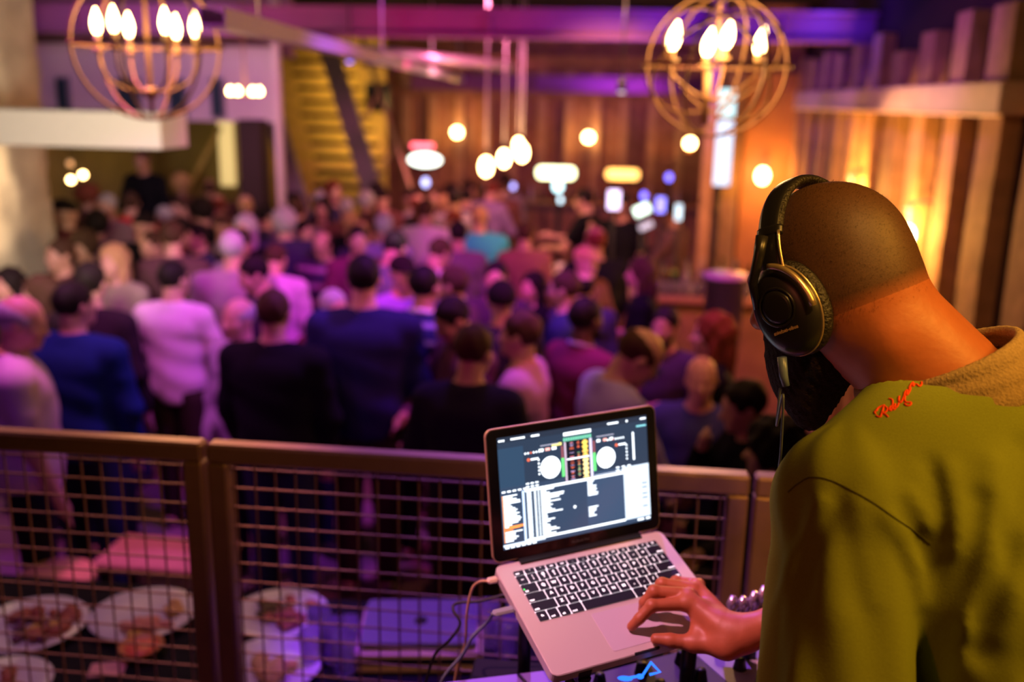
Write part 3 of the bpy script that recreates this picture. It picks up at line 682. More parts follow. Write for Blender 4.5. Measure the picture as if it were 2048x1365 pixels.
def body_parts(pose, yaw, bow, sleeve):
    key = ('b', pose, yaw, bow)
    P = POSES[pose]; w_ = P.get('wide', 1.0); A, hc = headxf(yaw, bow)
    sh = {1: V(.175*w_, -.01, 1.405), -1: V(-.175*w_, -.01, 1.405)}
    arm = {1: [V(*P['r'][0]), V(*P['r'][1])], -1: [V(*P['l'][0]), V(*P['l'][1])]}
    for sx in arm: arm[sx][0] = arm[sx][0]*V(w_, 1, 1)
    if key not in _cache:
        s = S((-.46, -.26, -.01), (.46, .58, 1.84), .0155)
        s.add(s.ell((0, 0, 1.25), (.155*w_, .105*w_, .21)), .05).add(s.ell((0, .005, 1.02), (.135*w_, .10*w_, .17)), .05)
        for sx in (-1, 1):
            s.add(s.cone((.09*sx, 0, .90), (.095*sx, .01, .50), .085, .055), .03).add(s.cone((.095*sx, .01, .50), (.10*sx, -.01, .09), .054, .038), .02)
            s.add(s.cone((.10*sx, -.03, .05), (.11*sx, .13, .035), .04, .032), .02)
            s.add(s.cone((0, -.01, 1.46), sh[sx], .055, .055), .03).add(s.cone(sh[sx], arm[sx][0], .05, .038), .03)
            s.add(s.cone(arm[sx][0], arm[sx][1], .037, .026), .02)
            d = unit(arm[sx][1]-arm[sx][0]); wr = arm[sx][1]
            s.add(s.cone(wr, wr+d*.07, .028, .030), .015)
            side = unit(np.cross(d, V(0, 1, .3)))
            for q in (-.022, -.007, .008, .022): s.add(s.cone(wr+d*.07+side*q, wr+d*.145+side*q*1.2-V(0, 0, .012), .0095, .0085), .006)
            s.add(s.cone(wr+d*.02-side*.02, wr+d*.075-side*.05, .012, .010), .01)
        s.add(s.cone((0, -.012, 1.44), hc-A[2]*.06-A[1]*.02, .058, .055), .03).add(head_sdf(s, hc, A), .02)
        v, f = s.mesh(); _cache[key] = meshdata('person_body', v, f, [MC['skin_light']], [True]*len(f))
    k2 = ('s', pose, sleeve)
    if k2 not in _cache:
        s = S((-.46, -.26, .80), (.46, .50, 1.56), .0155); g = .014
        s.add(s.ell((0, 0, 1.27), (.178*w_+g, .115*w_+g, .21)), .05).add(s.ell((0, .005, 1.02), (.165*w_+g, .122*w_+g, .26)), .08).add(s.cone((-.10*w_, -.02, 1.36), (.10*w_, -.02, 1.36), .085+g), .06)
        for sx in (-1, 1):
            s.add(s.cone((0, -.01, 1.455), sh[sx], .058+g, .055+g), .03).add(s.cone(sh[sx], arm[sx][0] if sleeve == 'l' else sh[sx]*.42+arm[sx][0]*.58, .058+g, .046+g), .035)
            if sleeve == 'l': s.add(s.cone(arm[sx][0], arm[sx][1]*.92+arm[sx][0]*.08, .042+g, .030+g), .02)
        s.d = s.d+.004*np.sin(s.Z*34+s.X*14).astype(np.float32)*(s.Z < 1.3)
        s.plane((0, 0, .86), (0, 0, -1)); s.sub(s.cone((0, .0, 1.475), (0, .02, 1.62), .060, .072), .01).plane((0, -.05, 1.515), (0, .35, 1))
        v, f = s.mesh(); _cache[k2] = meshdata('shirt', v, f, [MC['skin_light']], [True]*len(f))
        c = M(); rr = [V(.066*math.cos(t), -.012+.062*math.sin(t), 1.492-.022*math.sin(t)) for t in np.linspace(0, 6.283, 25)[:-1]]
        c.tube(rr, .014, 6, closed=True); _cache[('c', pose)] = meshdata('collar', c.v, c.f, [MC['skin_light']], c.sm)
    if 't' not in _cache:
        s = S((-.25, -.2, .04), (.25, .2, 1.04), .018)
        s.add(s.ell((0, .005, .95), (.165, .125, .13)), .04)
        for sx in (-1, 1): s.add(s.cone((.09*sx, 0, .88), (.095*sx, .01, .50), .098, .072), .03).add(s.cone((.095*sx, .01, .50), (.10*sx, 0, .08), .072, .058), .02)
        s.plane((0, 0, 1.0), (0, 0, 1)); v, f = s.mesh(); _cache['t'] = meshdata('trousers', v, f, [MC['skin_light']], [True]*len(f))
        m = M()
        for sx in (-1, 1): m.sph((.105*sx, .05, .042), (.05, .145, .045), 14, 8)
        _cache['f'] = meshdata('shoes', m.v, m.f, [MC['skin_light']], m.sm)
    return _cache[key], _cache[k2], A, hc
def hair_mesh(style):
    key = ('h', style)
    if key in _cache: return _cache[key]
    s = S((-.15, -.17, -.34), (.15, .16, .17), .0105); A = np.eye(3); o = V(0, 0, 0)
    if style == 'bun': style2 = 'short'
    else: style2 = style
    cap = s.ell((0, -.012, .036), (.078, .098, .090))
    wav = (.004*np.sin(s.X*60+s.Z*40)*np.cos(s.Y*70)).astype(np.float32)
    if style2 == 'short':
        s.add(cap+wav-.001, 0).sub(s.ell((0, .10, -.03), (.066, .085, .092)), .012).plane((0, 0, -.055), (0, -.25, -1))
    elif style2 == 'fringe':      # bald on top, hair round the sides and back
        s.add(cap+.0, 0).sub(s.ell((0, .03, .085), (.073, .115, .066)), .01).sub(s.ell((0, .12, -.03), (.085, .09, .10)), .01).plane((0, 0, -.05), (0, -.2, -1))
    elif style2 == 'long':
        s.add(cap-.008+wav, 0).add(s.cone((0, -.05, -.0), (0, -.075, -.22), .080, .055), .03).add(s.cone((-.06, -.01, -.02), (-.07, -.0, -.20), .03, .028), .02).add(s.cone((.06, -.01, -.02), (.07, 0, -.20), .03, .028), .02)
        s.d += 1.0*wav; s.sub(s.ell((0, .10, -.03), (.058, .085, .095)), .012)
    elif style2 == 'curly':
        s.add(cap-.024+wav*2.5, 0).sub(s.ell((0, .12, -.04), (.062, .085, .09)), .012).plane((0, 0, -.085), (0, -.1, -1))
    elif style2 == 'cap':
        s.add(s.ell((0, -.010, .040), (.086, .106, .088)), 0).plane((0, 0, .030), (0, -.15, -1)).add(s.ell((0, .115, .040), (.065, .07, .008)), .008)
    elif style2 == 'beanie':
        s.add(s.ell((0, -.012, .045), (.088, .108, .098)), 0).plane((0, 0, .012), (0, .1, -1))
    if style == 'bun': s.add(s.ell((0, -.11, .06), (.038, .038, .038)), .01)
    v, f = s.mesh(); _cache[key] = meshdata('hair', v, f, [MC['skin_light']], [True]*len(f)); return _cache[key]
for k, c in SKINC.items(): mat('skin_'+k, c, 0.5)
for k, c in HAIRC.items(): mat('hair_'+k, c, 0.65, noise=.4, scale=90)
m_trous = [mat('trousers_dark', (0.012, 0.012, 0.018), .8), mat('jeans', (0.018, 0.025, 0.055), .85), mat('trousers_brown', (0.035, 0.022, 0.016), .8)]
m_shoe = mat('dark_shoe', (0.03, 0.02, 0.02), 0.4)
def omat(o, m):
    o.material_slots[0].link = 'OBJECT'; o.material_slots[0].material = m
PEOPLE = []
def person(px, py, face, shirt, label, pose='stand', hair='short', hc='dark', skin='light', yaw=0, sleeve='l', ht=1.75, collar=None, stripe=None, group=None, xy=None, cat='person', bow=None, glasses=False, zf=0.0, beard=False):
    """px,py = where the photograph shows the head; face = heading, 0 away from the camera, 180 towards it, 90 to the left"""
    k = ht/1.75; bow = POSES[pose].get('bow', 0) if bow is None else bow
    bm, sm, A, hcn = body_parts(pose, yaw, bow, sleeve)
    if xy is None:
        a = math.radians(face+6); z = zf+hcn[2]*k; q = at(px, py, Z=z)
        off = V(hcn[0]*math.cos(a)-hcn[1]*math.sin(a), hcn[0]*math.sin(a)+hcn[1]*math.cos(a))*k; xy = q[:2]-off
    mn = 'shirt_%.2f_%.2f_%.2f' % shirt + (str(stripe) if stripe else '')
    ms = mat(mn, shirt, .85, noise=.12, scale=12, stripe=stripe)
    r = bpy.data.objects.new('person', bm); COL.objects.link(r); omat(r, MC['skin_'+skin])
    r.location = (xy[0], xy[1], zf); r.rotation_euler = (0, 0, math.radians(face+6)); r.scale = (k, k, k); props(r, label, cat, group)
    def ch(n, me, m, loc=None, rot=None):
        o = bpy.data.objects.new(n, me); COL.objects.link(o); o.parent = r; omat(o, m)
        if loc is not None: o.location = loc; o.rotation_euler = rot
        return o
    ch('shirt' if sleeve == 's' else 'sweater', sm, ms); ch('trousers', _cache['t'], m_trous[len(PEOPLE) % 3]); ch('shoes', _cache['f'], m_shoe)
    if collar: ch('collar', _cache[('c', pose)], mat('collar_%.2f_%.2f_%.2f' % collar, collar, .8))
    rot = Matrix([[A[j][i] for j in range(3)] for i in range(3)]).to_euler()
    if hair:
        o = ch('hair' if hair not in ('cap', 'beanie') else hair, hair_mesh(hair), MC['hair_'+hc] if hair not in ('cap', 'beanie') else mat('cloth_'+hc, HAIRC[hc], .9), tuple(hcn), rot); o.scale = (1.005, 1.005, 1.005)
    if glasses:
        if 'g' not in _cache:
            m = M()
            for sx in (-1, 1): m.tube([V(.03*sx+.022*math.cos(t), .100, .006+.017*math.sin(t)) for t in np.linspace(0, 6.28, 17)[:-1]], .003, 5, closed=True).tube([V(.052*sx, .099, .01), V(.074*sx, .0, .008)], .002, 5)
            m.tube([V(-.01, .102, .008), V(.01, .102, .008)], .002, 5); _cache['g'] = meshdata('glasses', m.v, m.f, [m_dark], m.sm)
        ch('glasses', _cache['g'], m_dark, tuple(hcn), rot).scale = (1, 1.02, 1)
    if beard:
        if 'bd' not in _cache:
            s = S((-.1, -.05, -.16), (.1, .14, .02), .009); s.add(s.ell((0, .034, -.050), (.062, .068, .078)), 0).add(s.ell((0, .075, -.095), (.032, .030, .03)), .02).plane((0, 0, -.035), (0, .45, 1)).plane((0, .0, 0), (0, -1, .2))
            v, f = s.mesh(); _cache['bd'] = meshdata('beard', v, f, [MC['skin_light']], [True]*len(f))
        ch('beard', _cache['bd'], MC['hair_dark'], tuple(hcn), rot).scale = (1.0, 1.0, 1.0)
    PEOPLE.append((xy[0], xy[1], label)); return r

SPEC = []
def P_(*a, **k): SPEC.append([a, k])
NAVY = (.02, .04, .16); BLK = (.006, .006, .009); WHT = (.75, .70, .70); PNK = (.72, .50, .58)
P_(42, 648, -60, (.75, .55, .62), 'bald-topped person in a pale pink shirt with yellowish collar at the left edge', 'heavy', 'fringe', 'grey', yaw=-15, bow=12, sleeve='s', collar=(.8, .6, .2), ht=1.78)
P_(150, 612, -10, (.010, .032, .13), 'dark-haired person in a deep blue sweater, back turned, left front of the crowd', 'heavy', 'short', 'dark', yaw=-25, ht=1.82)
P_(348, 560, -6, (.78, .58, .66), 'dark-haired person in a pale pink shirt, back turned, between the blue and the black backs', 'fold', 'short', 'dark', yaw=-20, ht=1.82)
P_(477, 640, 150, (.45, .35, .5), 'grey-haired person with a magenta-lit face peering over the black-shirted shoulder', 'stand', 'fringe', 'grey', ht=1.72)
P_(548, 628, -8, BLK, 'broad person with cropped brown hair in a black shirt, back turned, standing at the fence', 'heavy', 'short', 'brown', ht=1.80, yaw=5)
P_(728, 560, 0, (.018, .018, .085), 'tall broad dark-haired person in a dark navy sweater, back turned, centre of the crowd', 'heavy', 'short', 'dark', ht=1.90)
P_(850, 575, -18, (.03, .04, .14), 'person in a navy sweater with pale blue stripes and a white collar, back turned', 'drink', 'short', 'dark', ht=1.83, collar=(.8, .75, .8), stripe=((.35, .35, .6), 11), yaw=-10)
P_(905, 640, 120, (.10, .04, .06), 'dark-haired person with an orange-lit face turned down, right of the striped sweater', 'bow', 'short', 'dark', 'mid', ht=1.74)
P_(948, 705, -12, (.018, .015, .035), 'person with short cropped hair in a charcoal shirt, back turned, left of the open laptop', 'fold', 'short', 'brown', ht=1.76, bow=10, yaw=-15)
P_(1040, 672, 75, (.45, .25, .33), 'brown-haired person in a mauve sweater facing left, just left of the laptop lid', 'drink', 'short', 'brown', ht=1.76)
P_(1172, 640, -50, (.16, .02, .06), 'dark-skinned bearded person in a maroon sweater with a violet collar', 'drink', 'short', 'dark', 'dark', ht=1.78, collar=(.45, .3, .75), beard=True)
P_(1275, 716, -75, (.42, .34, .72), 'bald person with glasses in a lavender dress shirt, leaning forward above the laptop', 'bow', 'fringe', 'brown', ht=1.80, glasses=True, bow=38, yaw=-8)
P_(1402, 762, 160, (.06, .06, .22), 'smiling bald person in a dark blue sweater facing the booth, right of the laptop', 'fold', None, 'grey', ht=1.74, yaw=10)
P_(1488, 815, 95, BLK, 'dark-haired person with a hand raised to the face, low beside the booth edge', 'chin', 'short', 'dark', ht=1.68)
P_(1548, 905, 80, (.02, .015, .02), 'person with dark hair in black, lowest at the fence beside the green shirt', 'fold', 'curly', 'dark', ht=1.62)
P_(1330, 655, 150, (.05, .03, .05), 'bearded person lit pink and orange, behind the bald head with glasses', 'fold', 'short', 'dark', 'mid', ht=1.76, beard=True)
P_(1425, 672, 80, BLK, 'person with long auburn hair in black, pink face turned left', 'slim', 'long', 'auburn', ht=1.74)
P_(1282, 548, 80, BLK, 'person with wavy light brown hair in a black top, arm bent, at the bar end', 'slim', 'long', 'brown', ht=1.70, sleeve='s')
P_(1168, 402, 65, BLK, 'bartender in a black T-shirt facing left and mixing a drink', 'pour', 'short', 'dark', ht=1.88, sleeve='s')
P_(1240, 412, 150, BLK, 'bartender in black behind the first one, arm held up to a glowing screen', 'phone', 'short', 'dark', ht=1.86, sleeve='s')
P_(1128, 580, 75, (.03, .04, .12), 'person with a magenta-lit face and glasses in a navy shirt, facing left, below the bartender', 'drink', 'short', 'brown', ht=1.74, glasses=True)
P_(1066, 575, 140, BLK, 'person with long dark hair in black, pink face down, left of the magenta-lit glasses wearer', 'slim', 'long', 'dark', ht=1.66)
P_(992, 558, 175, (.06, .03, .06), 'person facing the booth with a bright magenta face, centre right of the crowd', 'stand', 'short', 'dark', ht=1.74)
P_(1002, 606, 10, (.03, .02, .03), 'person in a round black knit hat, seen from behind, centre right', 'stand', 'beanie', 'dark', ht=1.66)
P_(905, 572, 70, (.10, .03, .08), 'person with a magenta face in profile, right of the dark head in the striped sweater', 'stand', 'short', 'brown', ht=1.76)
P_(805, 548, -150, (.3, .15, .5), 'person in a dark flat cap with a pink face, behind the striped sweater', 'stand', 'cap', 'dark', ht=1.76)
P_(790, 498, -20, (.16, .16, .20), 'person in a grey jacket bending forward, centre of the crowd', 'bow', 'short', 'dark', ht=1.76)
P_(880, 508, -45, (.70, .62, .62), 'dark-haired person bent forward in a pale shirt, left of the turquoise shirt', 'bow', 'short', 'brown', ht=1.78)
P_(853, 424, -20, (.85, .68, .76), 'person in a bright pinkish white shirt, back turned, far centre by the bar', 'heavy', 'short', 'brown', ht=1.84)
P_(958, 438, 10, (.05, .45, .65), 'person in a turquoise T-shirt, back turned, near the bar', 'heavy', 'short', 'blond', ht=1.78, sleeve='s')
P_(916, 470, 12, (.20, .13, .17), 'dark-haired person in a plum jacket, back turned, left of the turquoise shirt', 'stand', 'short', 'dark', ht=1.76)
P_(716, 482, -165, (.2, .04, .1), 'person with a bright pink face looking up at the booth, behind the tall navy back', 'stand', 'short', 'dark', ht=1.76)
P_(645, 492, 165, (.06, .03, .10), 'big person in a dark and mauve striped sweater, left of the tall navy back', 'heavy', 'fringe', 'brown', ht=1.80, stripe=((.45, .2, .42), 7), bow=15, glasses=True)
P_(768, 455, 5, (.35, .25, .5), 'grey-haired person in a lavender jacket seen from behind, far centre', 'stand', 'short', 'grey', ht=1.78)
P_(465, 500, 5, (.32, .22, .26), 'grey-haired person in a brownish jacket seen from behind, left of centre', 'heavy', 'short', 'grey', ht=1.84)
P_(508, 550, 120, (.06, .03, .08), 'dark-haired person with a magenta face looking down, in front of the violet-shirted back', 'stand', 'short', 'dark', ht=1.76, bow=18)
P_(552, 520, -10, (.66, .42, .66), 'broad person in a pale lilac shirt lit violet, back turned, left of the striped sweater', 'heavy', 'short', 'brown', ht=1.70, bow=25)
P_(228, 525, 165, (.35, .33, .18), 'person with long blond hair and a pink face, left of the pale pink shirt', 'slim', 'long', 'blond', ht=1.72)
P_(120, 512, 150, (.12, .05, .04), 'brown-haired person lit amber beside the stone column', 'stand', 'short', 'brown', ht=1.74)
P_(168, 496, 175, (.10, .05, .03), 'amber-lit person with curly brown hair right of the stone column', 'stand', 'curly', 'brown', ht=1.72)
P_(182, 568, -5, (.03, .02, .02), 'person with dark hair in black, back turned, behind the deep blue sweater', 'stand', 'short', 'dark', ht=1.80)
P_(18, 572, 160, (.10, .05, .04), 'dark-haired person at the left edge behind the pale pink shirt', 'stand', 'long', 'dark', ht=1.72)
P_(78, 590, 120, (.14, .07, .05), 'person with chestnut hair between the pink-shirted and blue-sweatered people', 'slim', 'long', 'brown', ht=1.68)
P_(262, 408, 20, (.75, .02, .02), 'person in a bright red top, back turned, far left', 'stand', 'short', 'brown', ht=1.76)
P_(214, 414, 170, (.30, .18, .22), 'pale-haired person facing the booth left of the bright red top', 'stand', 'short', 'grey', ht=1.78)
P_(290, 455, -30, BLK, 'person in black with a black cap, back turned, below the red top', 'heavy', 'cap', 'dark', ht=1.74)
P_(195, 452, 10, (.10, .08, .14), 'person with dark round hair right of the stone column', 'stand', 'curly', 'dark', ht=1.72)
P_(395, 475, 130, (.03, .03, .10), 'dark-haired person with a pale face above the pale pink shirt', 'stand', 'short', 'dark', ht=1.76)
P_(345, 475, 10, (.10, .05, .05), 'brown-haired person with a pinkish nape, back turned, behind the pale pink shirt', 'stand', 'short', 'brown', ht=1.80)
P_(305, 492, 150, (.08, .05, .03), 'person with a reddish face left of the brown-haired nape', 'stand', 'short', 'brown', ht=1.70)
P_(285, 322, 170, BLK, 'person in black standing raised above the crowd on the gallery step, far left', 'fold', 'short', 'brown', 'mid', ht=1.78, zf=.35)
P_(985, 385, -35, (.28, .18, .36), 'person in a mauve shirt leaning at the back bar below the pendant bulbs', 'bow', 'short', 'auburn', ht=1.78)
P_(1050, 470, 0, (.30, .12, .10), 'person in a reddish top standing at the bar left of the bartender', 'stand', 'short', 'brown', ht=1.72)
P_(1345, 430, 60, (.10, .05, .06), 'person in dark clothes behind the bar taps at the right', 'pour', 'short', 'dark', 'mid', ht=1.78)


def spot(a, k, ht):
    pose = a[5] if len(a) > 5 else k.get('pose', 'stand'); bow = k.get('bow'); bow = POSES[pose].get('bow', 0) if bow is None else bow
    _, h = headxf(k.get('yaw', 0), bow); q = at(a[0], a[1], Z=k.get('zf', 0)+h[2]*ht/1.75); t = math.radians(a[2]+6)
    return q[:2]-V(h[0]*math.cos(t)-h[1]*math.sin(t), h[0]*math.sin(t)+h[1]*math.cos(t))*ht/1.75
HT = [s_[1].get('ht', 1.75) for s_ in SPEC]; XY = [spot(s_[0], s_[1], h) for s_, h in zip(SPEC, HT)]; H0 = list(HT)
for _ in range(12):                                  # stature decides how far back each one stands; keep them apart
    for i, s_ in enumerate(SPEC):
        best = None
        for h in [H0[i]+q*.01 for q in range(-15, 13)]:
            p = spot(s_[0], s_[1], h); c = abs(h-H0[i])*1.2
            for j in range(len(SPEC)):
                if j != i:
                    dd = math.hypot(*(p-XY[j])); c += max(0, .52-dd)**2*60
            if best is None or c < best[0]: best = (c, h, p)
        HT[i] = best[1]; XY[i] = best[2]
for s_, h in zip(SPEC, HT):
    s_[1]['ht'] = h; person(*s_[0], **s_[1])
# the packed rest of the crowd
tops = [((.012, .009, .012), 'black'), ((.12, .02, .03), 'dark red'), ((.05, .04, .10), 'navy'), ((.24, .19, .22), 'greyish'), ((.16, .07, .05), 'brown')]
def near(x, y, d):
    return any((x-a)**2+(y-b)**2 < d*d for a, b, _ in PEOPLE)
NAMED = [(s_[0][0], s_[0][1], math.hypot(*p)) for s_, p in zip(SPEC, XY)]
def hides(x, y):
    # would this one stand right in front of somebody who can be told apart in the photograph?
    q = V(x, y, 1.74)-CAMP; t = float(q@_f); u_ = 1024+FPX*float(q@CR)/t; v_ = 682.5-FPX*float(q@CU)/t; D = math.hypot(x, y)
    return any(D < n_[2]-.2 and abs(u_-n_[0]) < .30*FPX/t and v_ < n_[1]+.22*FPX/n_[2] for n_ in NAMED)
zones = [('by the stone column', -5.6, -3.4, 6.6, 9.5, 40),
         ('before the staircase', -5.3, -2.6, 8.6, 11.8, 60),
         ('below the oval sign', -3.3, -1.5, 6.6, 13.5, 60),
         ('in the middle rows', -3.8, -0.1, 5.3, 7.8, 26)]
hs = ['short', 'short', 'curly', 'long', 'short', 'fringe', 'cap']; hcs = ['dark', 'dark', 'brown', 'auburn', 'grey', 'dark', 'blond']
for zi, (zn, xa, xb, ya, yb_, n) in enumerate(zones):
    cnt = 0; tries = 0
    while cnt < n and tries < 9000:
        tries += 1; x = rnd.uniform(xa, xb); y = rnd.uniform(ya, yb_)
        if near(x, y, .44) or hides(x, y) or (x < -4.05 and y < 8.0) or (x < -4.3 and 9.7 < y < 10.2) or (y > 11.1 and x < -2.2) or (x > -1.4 and y > 8.8): continue
        ti_ = rnd.randrange(5); hi = rnd.randrange(7); toward = rnd.random() < .42
        hi_ = hi if not toward or hs[hi] != 'fringe' else 0
        face = rnd.choice((-170, 175, 140, -140)) if toward else rnd.choice((-60, -20, 0, 20, 70))
        hn_ = {'short': '%s-haired', 'curly': 'curly %s-haired', 'long': 'long %s-haired', 'fringe': 'balding %s-haired', 'cap': '%s-capped'}[hs[hi_]] % hcs[(cnt*5+zi) % 7]
        person(0, 0, face, tops[ti_][0], '%s person in %s, %s, %s' % (hn_, {'black': 'black', 'dark red': 'dark red', 'navy': 'navy', 'greyish': 'pale grey', 'brown': 'brown'}[tops[ti_][1]], 'facing the booth' if toward else 'back turned', zn),
               rnd.choice(('stand', 'drink', 'stand', 'fold')) if toward else rnd.choice(('stand', 'heavy', 'stand')), hs[hi_], hcs[(cnt*5+zi) % 7], rnd.choice(('light', 'light', 'mid')), yaw=0,
               ht=round(rnd.uniform(1.64, 1.84), 2), xy=(x, y), group='%s-clothed people %s, %s' % (tops[ti_][1], 'facing the booth' if toward else 'turned away', zn)); cnt += 1
ORD = ['leftmost', 'second from the left', 'third from the left', 'fourth from the left', 'fifth from the left', 'sixth from the left', 'seventh from the left', 'eighth from the left', 'ninth from the left', 'tenth from the left', 'eleventh from the left', 'twelfth from the left']
def tell_apart(obs):
    """where several things read alike, say which one from the left"""
    by = {}
    for o in obs: by.setdefault(o['label'], []).append(o)
    for lb, L_ in by.items():
        if len(L_) < 2: continue
        def sx(o):
            p = np.array(o.matrix_world.translation if o.parent else o.location)-CAMP; return float(p@CR)/max(float(p@_f), .1)
        for k, o in enumerate(sorted(L_, key=sx)):
            if k < 12: o['label'] = lb+', '+(ORD[k] if k < len(L_)-1 or k == 0 else 'rightmost')
tell_apart([o for o in COL.objects if o.name.startswith('person') and o.parent is None])

# ------------------------------------------------------------ bar
zc = 1.12
bc = empty('bar_counter', (.5, 8.55, 0), 'wooden bar counter running to the right wall, bottles and glasses on it', 'bar counter')
build(M().box((.5, 8.55, zc-.03), (3.2, .62, .06), bev=.01), 'countertop', mat('bar_top', (.45, .22, .16), .3, noise=.3), bc)
build(M().box((.5, 8.6, (zc-.06)/2), (3.1, .45, zc-.06)), 'front_panel', m_plank, bc)
isl = empty('service_counter', (-.72, 9.45, 0), 'low pink-lit service counter with cups, left of the first bartender', 'counter')
build(M().box((-.72, 9.45, 1.03), (.80, .55, .05), bev=.01), 'countertop', mat('pale_counter', (.62, .38, .32), .4, noise=.15), isl); build(M().box((-.72, 9.47, .50), (.74, .48, 1.0)), 'front_panel', m_plank, isl)
for k in range(7):
    c = V(-1.02+.1*k, 9.38+.1*(k % 2), 1.056); build(M().lathe([(.03, 0), (.042, .11), (.039, .11), (.027, .01), (.001, .01)], c, n=12), 'paper_cup', mat('white_cup', (.8, .7, .72), .5), label='white cup on the pink-lit service counter', cat='cup', group='white cups on the service counter', base=c)
bb = empty('back_bar', (-.4, 15.9, 0), 'dark back bar cabinet below the lit signs', 'cabinet')
build(M().box((-.4, 15.9, .55), (4.6, .5, 1.1), bev=.01), 'body', mat('dark_cabinet', (.06, .03, .03), .5), bb)
build(M().box((-.4, 15.9, 1.115), (4.7, .55, .03)), 'top', m_plank, bb)
for k in range(6): build(M().box((-2.3+k*.76, 15.64, .55), (.70, .02, .9), bev=.005), 'door', m_plank, bb)
bcol = [((.02, .06, .03), 'green'), ((.10, .03, .01), 'brown'), ((.5, .45, .5), 'clear')]
def bottle(c, h, m, label, group):
    o = M().lathe([(h*.12, 0), (h*.125, .01), (h*.125, h*.55), (h*.05, h*.70), (h*.045, h*.95), (h*.05, h)], c, n=14)
    return build(o, 'bottle', m, label=label, cat='bottle', group=group, base=c)
bm_ = [mat('bottle_glass_'+n, c, .1, trans=.5) for c, n in bcol]
for k in range(22):
    kk = k % 3; bottle(V(.25+.105*(k//2)+rnd.uniform(-.02, .02), 8.40+.14*(k % 2), zc+.001), rnd.uniform(.24, .31), bm_[kk], '%s bottle on the bar counter' % bcol[kk][1], '%s bottles on the bar counter' % bcol[kk][1])
for k in range(24):
    kk = (k*7) % 3; bottle(V(-2.2+.16*k, 15.85, 1.131), rnd.uniform(.24, .32), bm_[kk], '%s bottle on the back bar' % bcol[kk][1], '%s bottles on the back bar' % bcol[kk][1])
for k in range(12):
    c = V(.35+.075*k, 8.30, zc+.001); build(M().lathe([(.03, 0), (.034, .12), (.031, .12), (.027, .01), (.001, .01)], c, n=12), 'drinking_glass', m_glass, label='clear glass on the front edge of the bar counter', cat='glass', group='glasses lined up on the bar counter', base=c)
for (px, py, w_, h_, col, lb) in ((1228, 400, .12, .19, (.65, .65, 1), 'upright blue-white lit screen beside the second bartender'), (1284, 420, .16, .10, (.65, 1, .85), 'tilted greenish-white lit screen right of the bartenders'),
      (1292, 452, .14, .06, (.5, .6, .75), 'dim tilted screen just below the greenish-white one'), (1321, 410, .09, .15, (.2, .22, 1), 'deep blue lit screen at the right end of the bar'), (1357, 425, .06, .16, (.35, .55, .65), 'narrow grey-blue lit screen at the right end of the bar')):
    c = at(px, py, Y=9.6); A = [unit(V(1, 0, .5 if 'tilted' in lb else 0)), unit(V(-.5 if 'tilted' in lb else 0, 0, 1)), V(0, -1, 0)]
    ts = empty('till_screen', V(c[0], c[1], 0), lb, 'screen')
    build(M().prism(rrect(-w_/2-.01, -h_/2-.01, w_/2+.01, h_/2+.01, .015), -.02, 0, c, A).tube([c+V(0, .01, -.02), V(c[0], c[1]+.05, 0.0)], .014, 8), 'stand', m_dark, ts)
    build(M().prism(rrect(-w_/2, -h_/2, w_/2, h_/2, .01), .0005, .004, c, A), 'display', mat('scr_'+lb[:9], col, emit=col, es=2.6 if 'dim' not in lb else .9), ts)
# beer towers glowing under the signs
for (px, py, r, col, lb) in ((851, 365, .05, (.45, .5, 1), 'blue-lit beer tap under the white oval sign'), (1116, 372, .07, (.55, .95, 1), 'cyan-lit beer tap under the wide white sign'), (1120, 400, .035, (.6, .9, 1), 'small pale-lit tap knob below the cyan-lit beer tap'), (1026, 373, .035, (.4, .4, 1), 'small violet-blue tap light right of the pendant bulbs'), (1029, 395, .032, (.5, .5, .65), 'small grey-blue tap light below the violet-blue one'), (993, 371, .030, (.35, .4, .5), 'faint round tap light under the pendant bulbs'), (1338, 355, .035, (.15, .15, 1), 'blue indicator light high over the right end of the bar'), (1288, 392, .035, (.15, .12, 1), 'blue indicator light above the greenish-white screen')):
    c = at(px, py, Y=13.2 if px < 1200 else 10.2); s = empty('beer_tap', V(c[0], c[1], 0), lb, 'tap')
    build(M().tube([V(c[0], c[1], 0.0), c-V(0, 0, r*1.2)], .022, 10), 'column', m_dark, s); build(M().sph(c, (r, r*.5, r*1.25)), 'lit_badge', mat('tap_'+lb[:10], col, emit=col, es=3.5 if 'faint' not in lb and 'grey' not in lb else 1.0), s)
# tall lit screen on the right
c0 = at(1427, 178, Y=11.4); c1 = at(1464, 372, Y=11.4)
tv = empty('tall_screen', V((c0[0]+c1[0])/2, 11.45, c1[2]), 'tall narrow pale blue lit display panel beyond the right chandelier', 'display')
w_ = .23; build(M().box(((c0[0]+c1[0])/2, 11.46, (c0[2]+c1[2])/2), (w_+.04, .06, c0[2]-c1[2]+.04), bev=.01).tube([((c0[0]+c1[0])/2, 11.46, c1[2]), ((c0[0]+c1[0])/2, 11.46, 0)], .03, 8), 'frame', m_dark, tv)
zz = c0[2]-(c0[2]-c1[2])*.30
build(M().box(((c0[0]+c1[0])/2, 11.425, (c0[2]+zz)/2+.01), (w_, .01, c0[2]-zz-.02)), 'upper_panel', mat('cool_panel', (.6, .9, .9), emit=(.42, .80, .84), es=1.7), tv)
build(M().box(((c0[0]+c1[0])/2, 11.425, (c1[2]+zz)/2-.01), (w_, .01, zz-c1[2]-.02)), 'lower_panel', mat('cool_panel2', (.6, .8, .95), emit=(.45, .68, .9), es=1.5), tv)
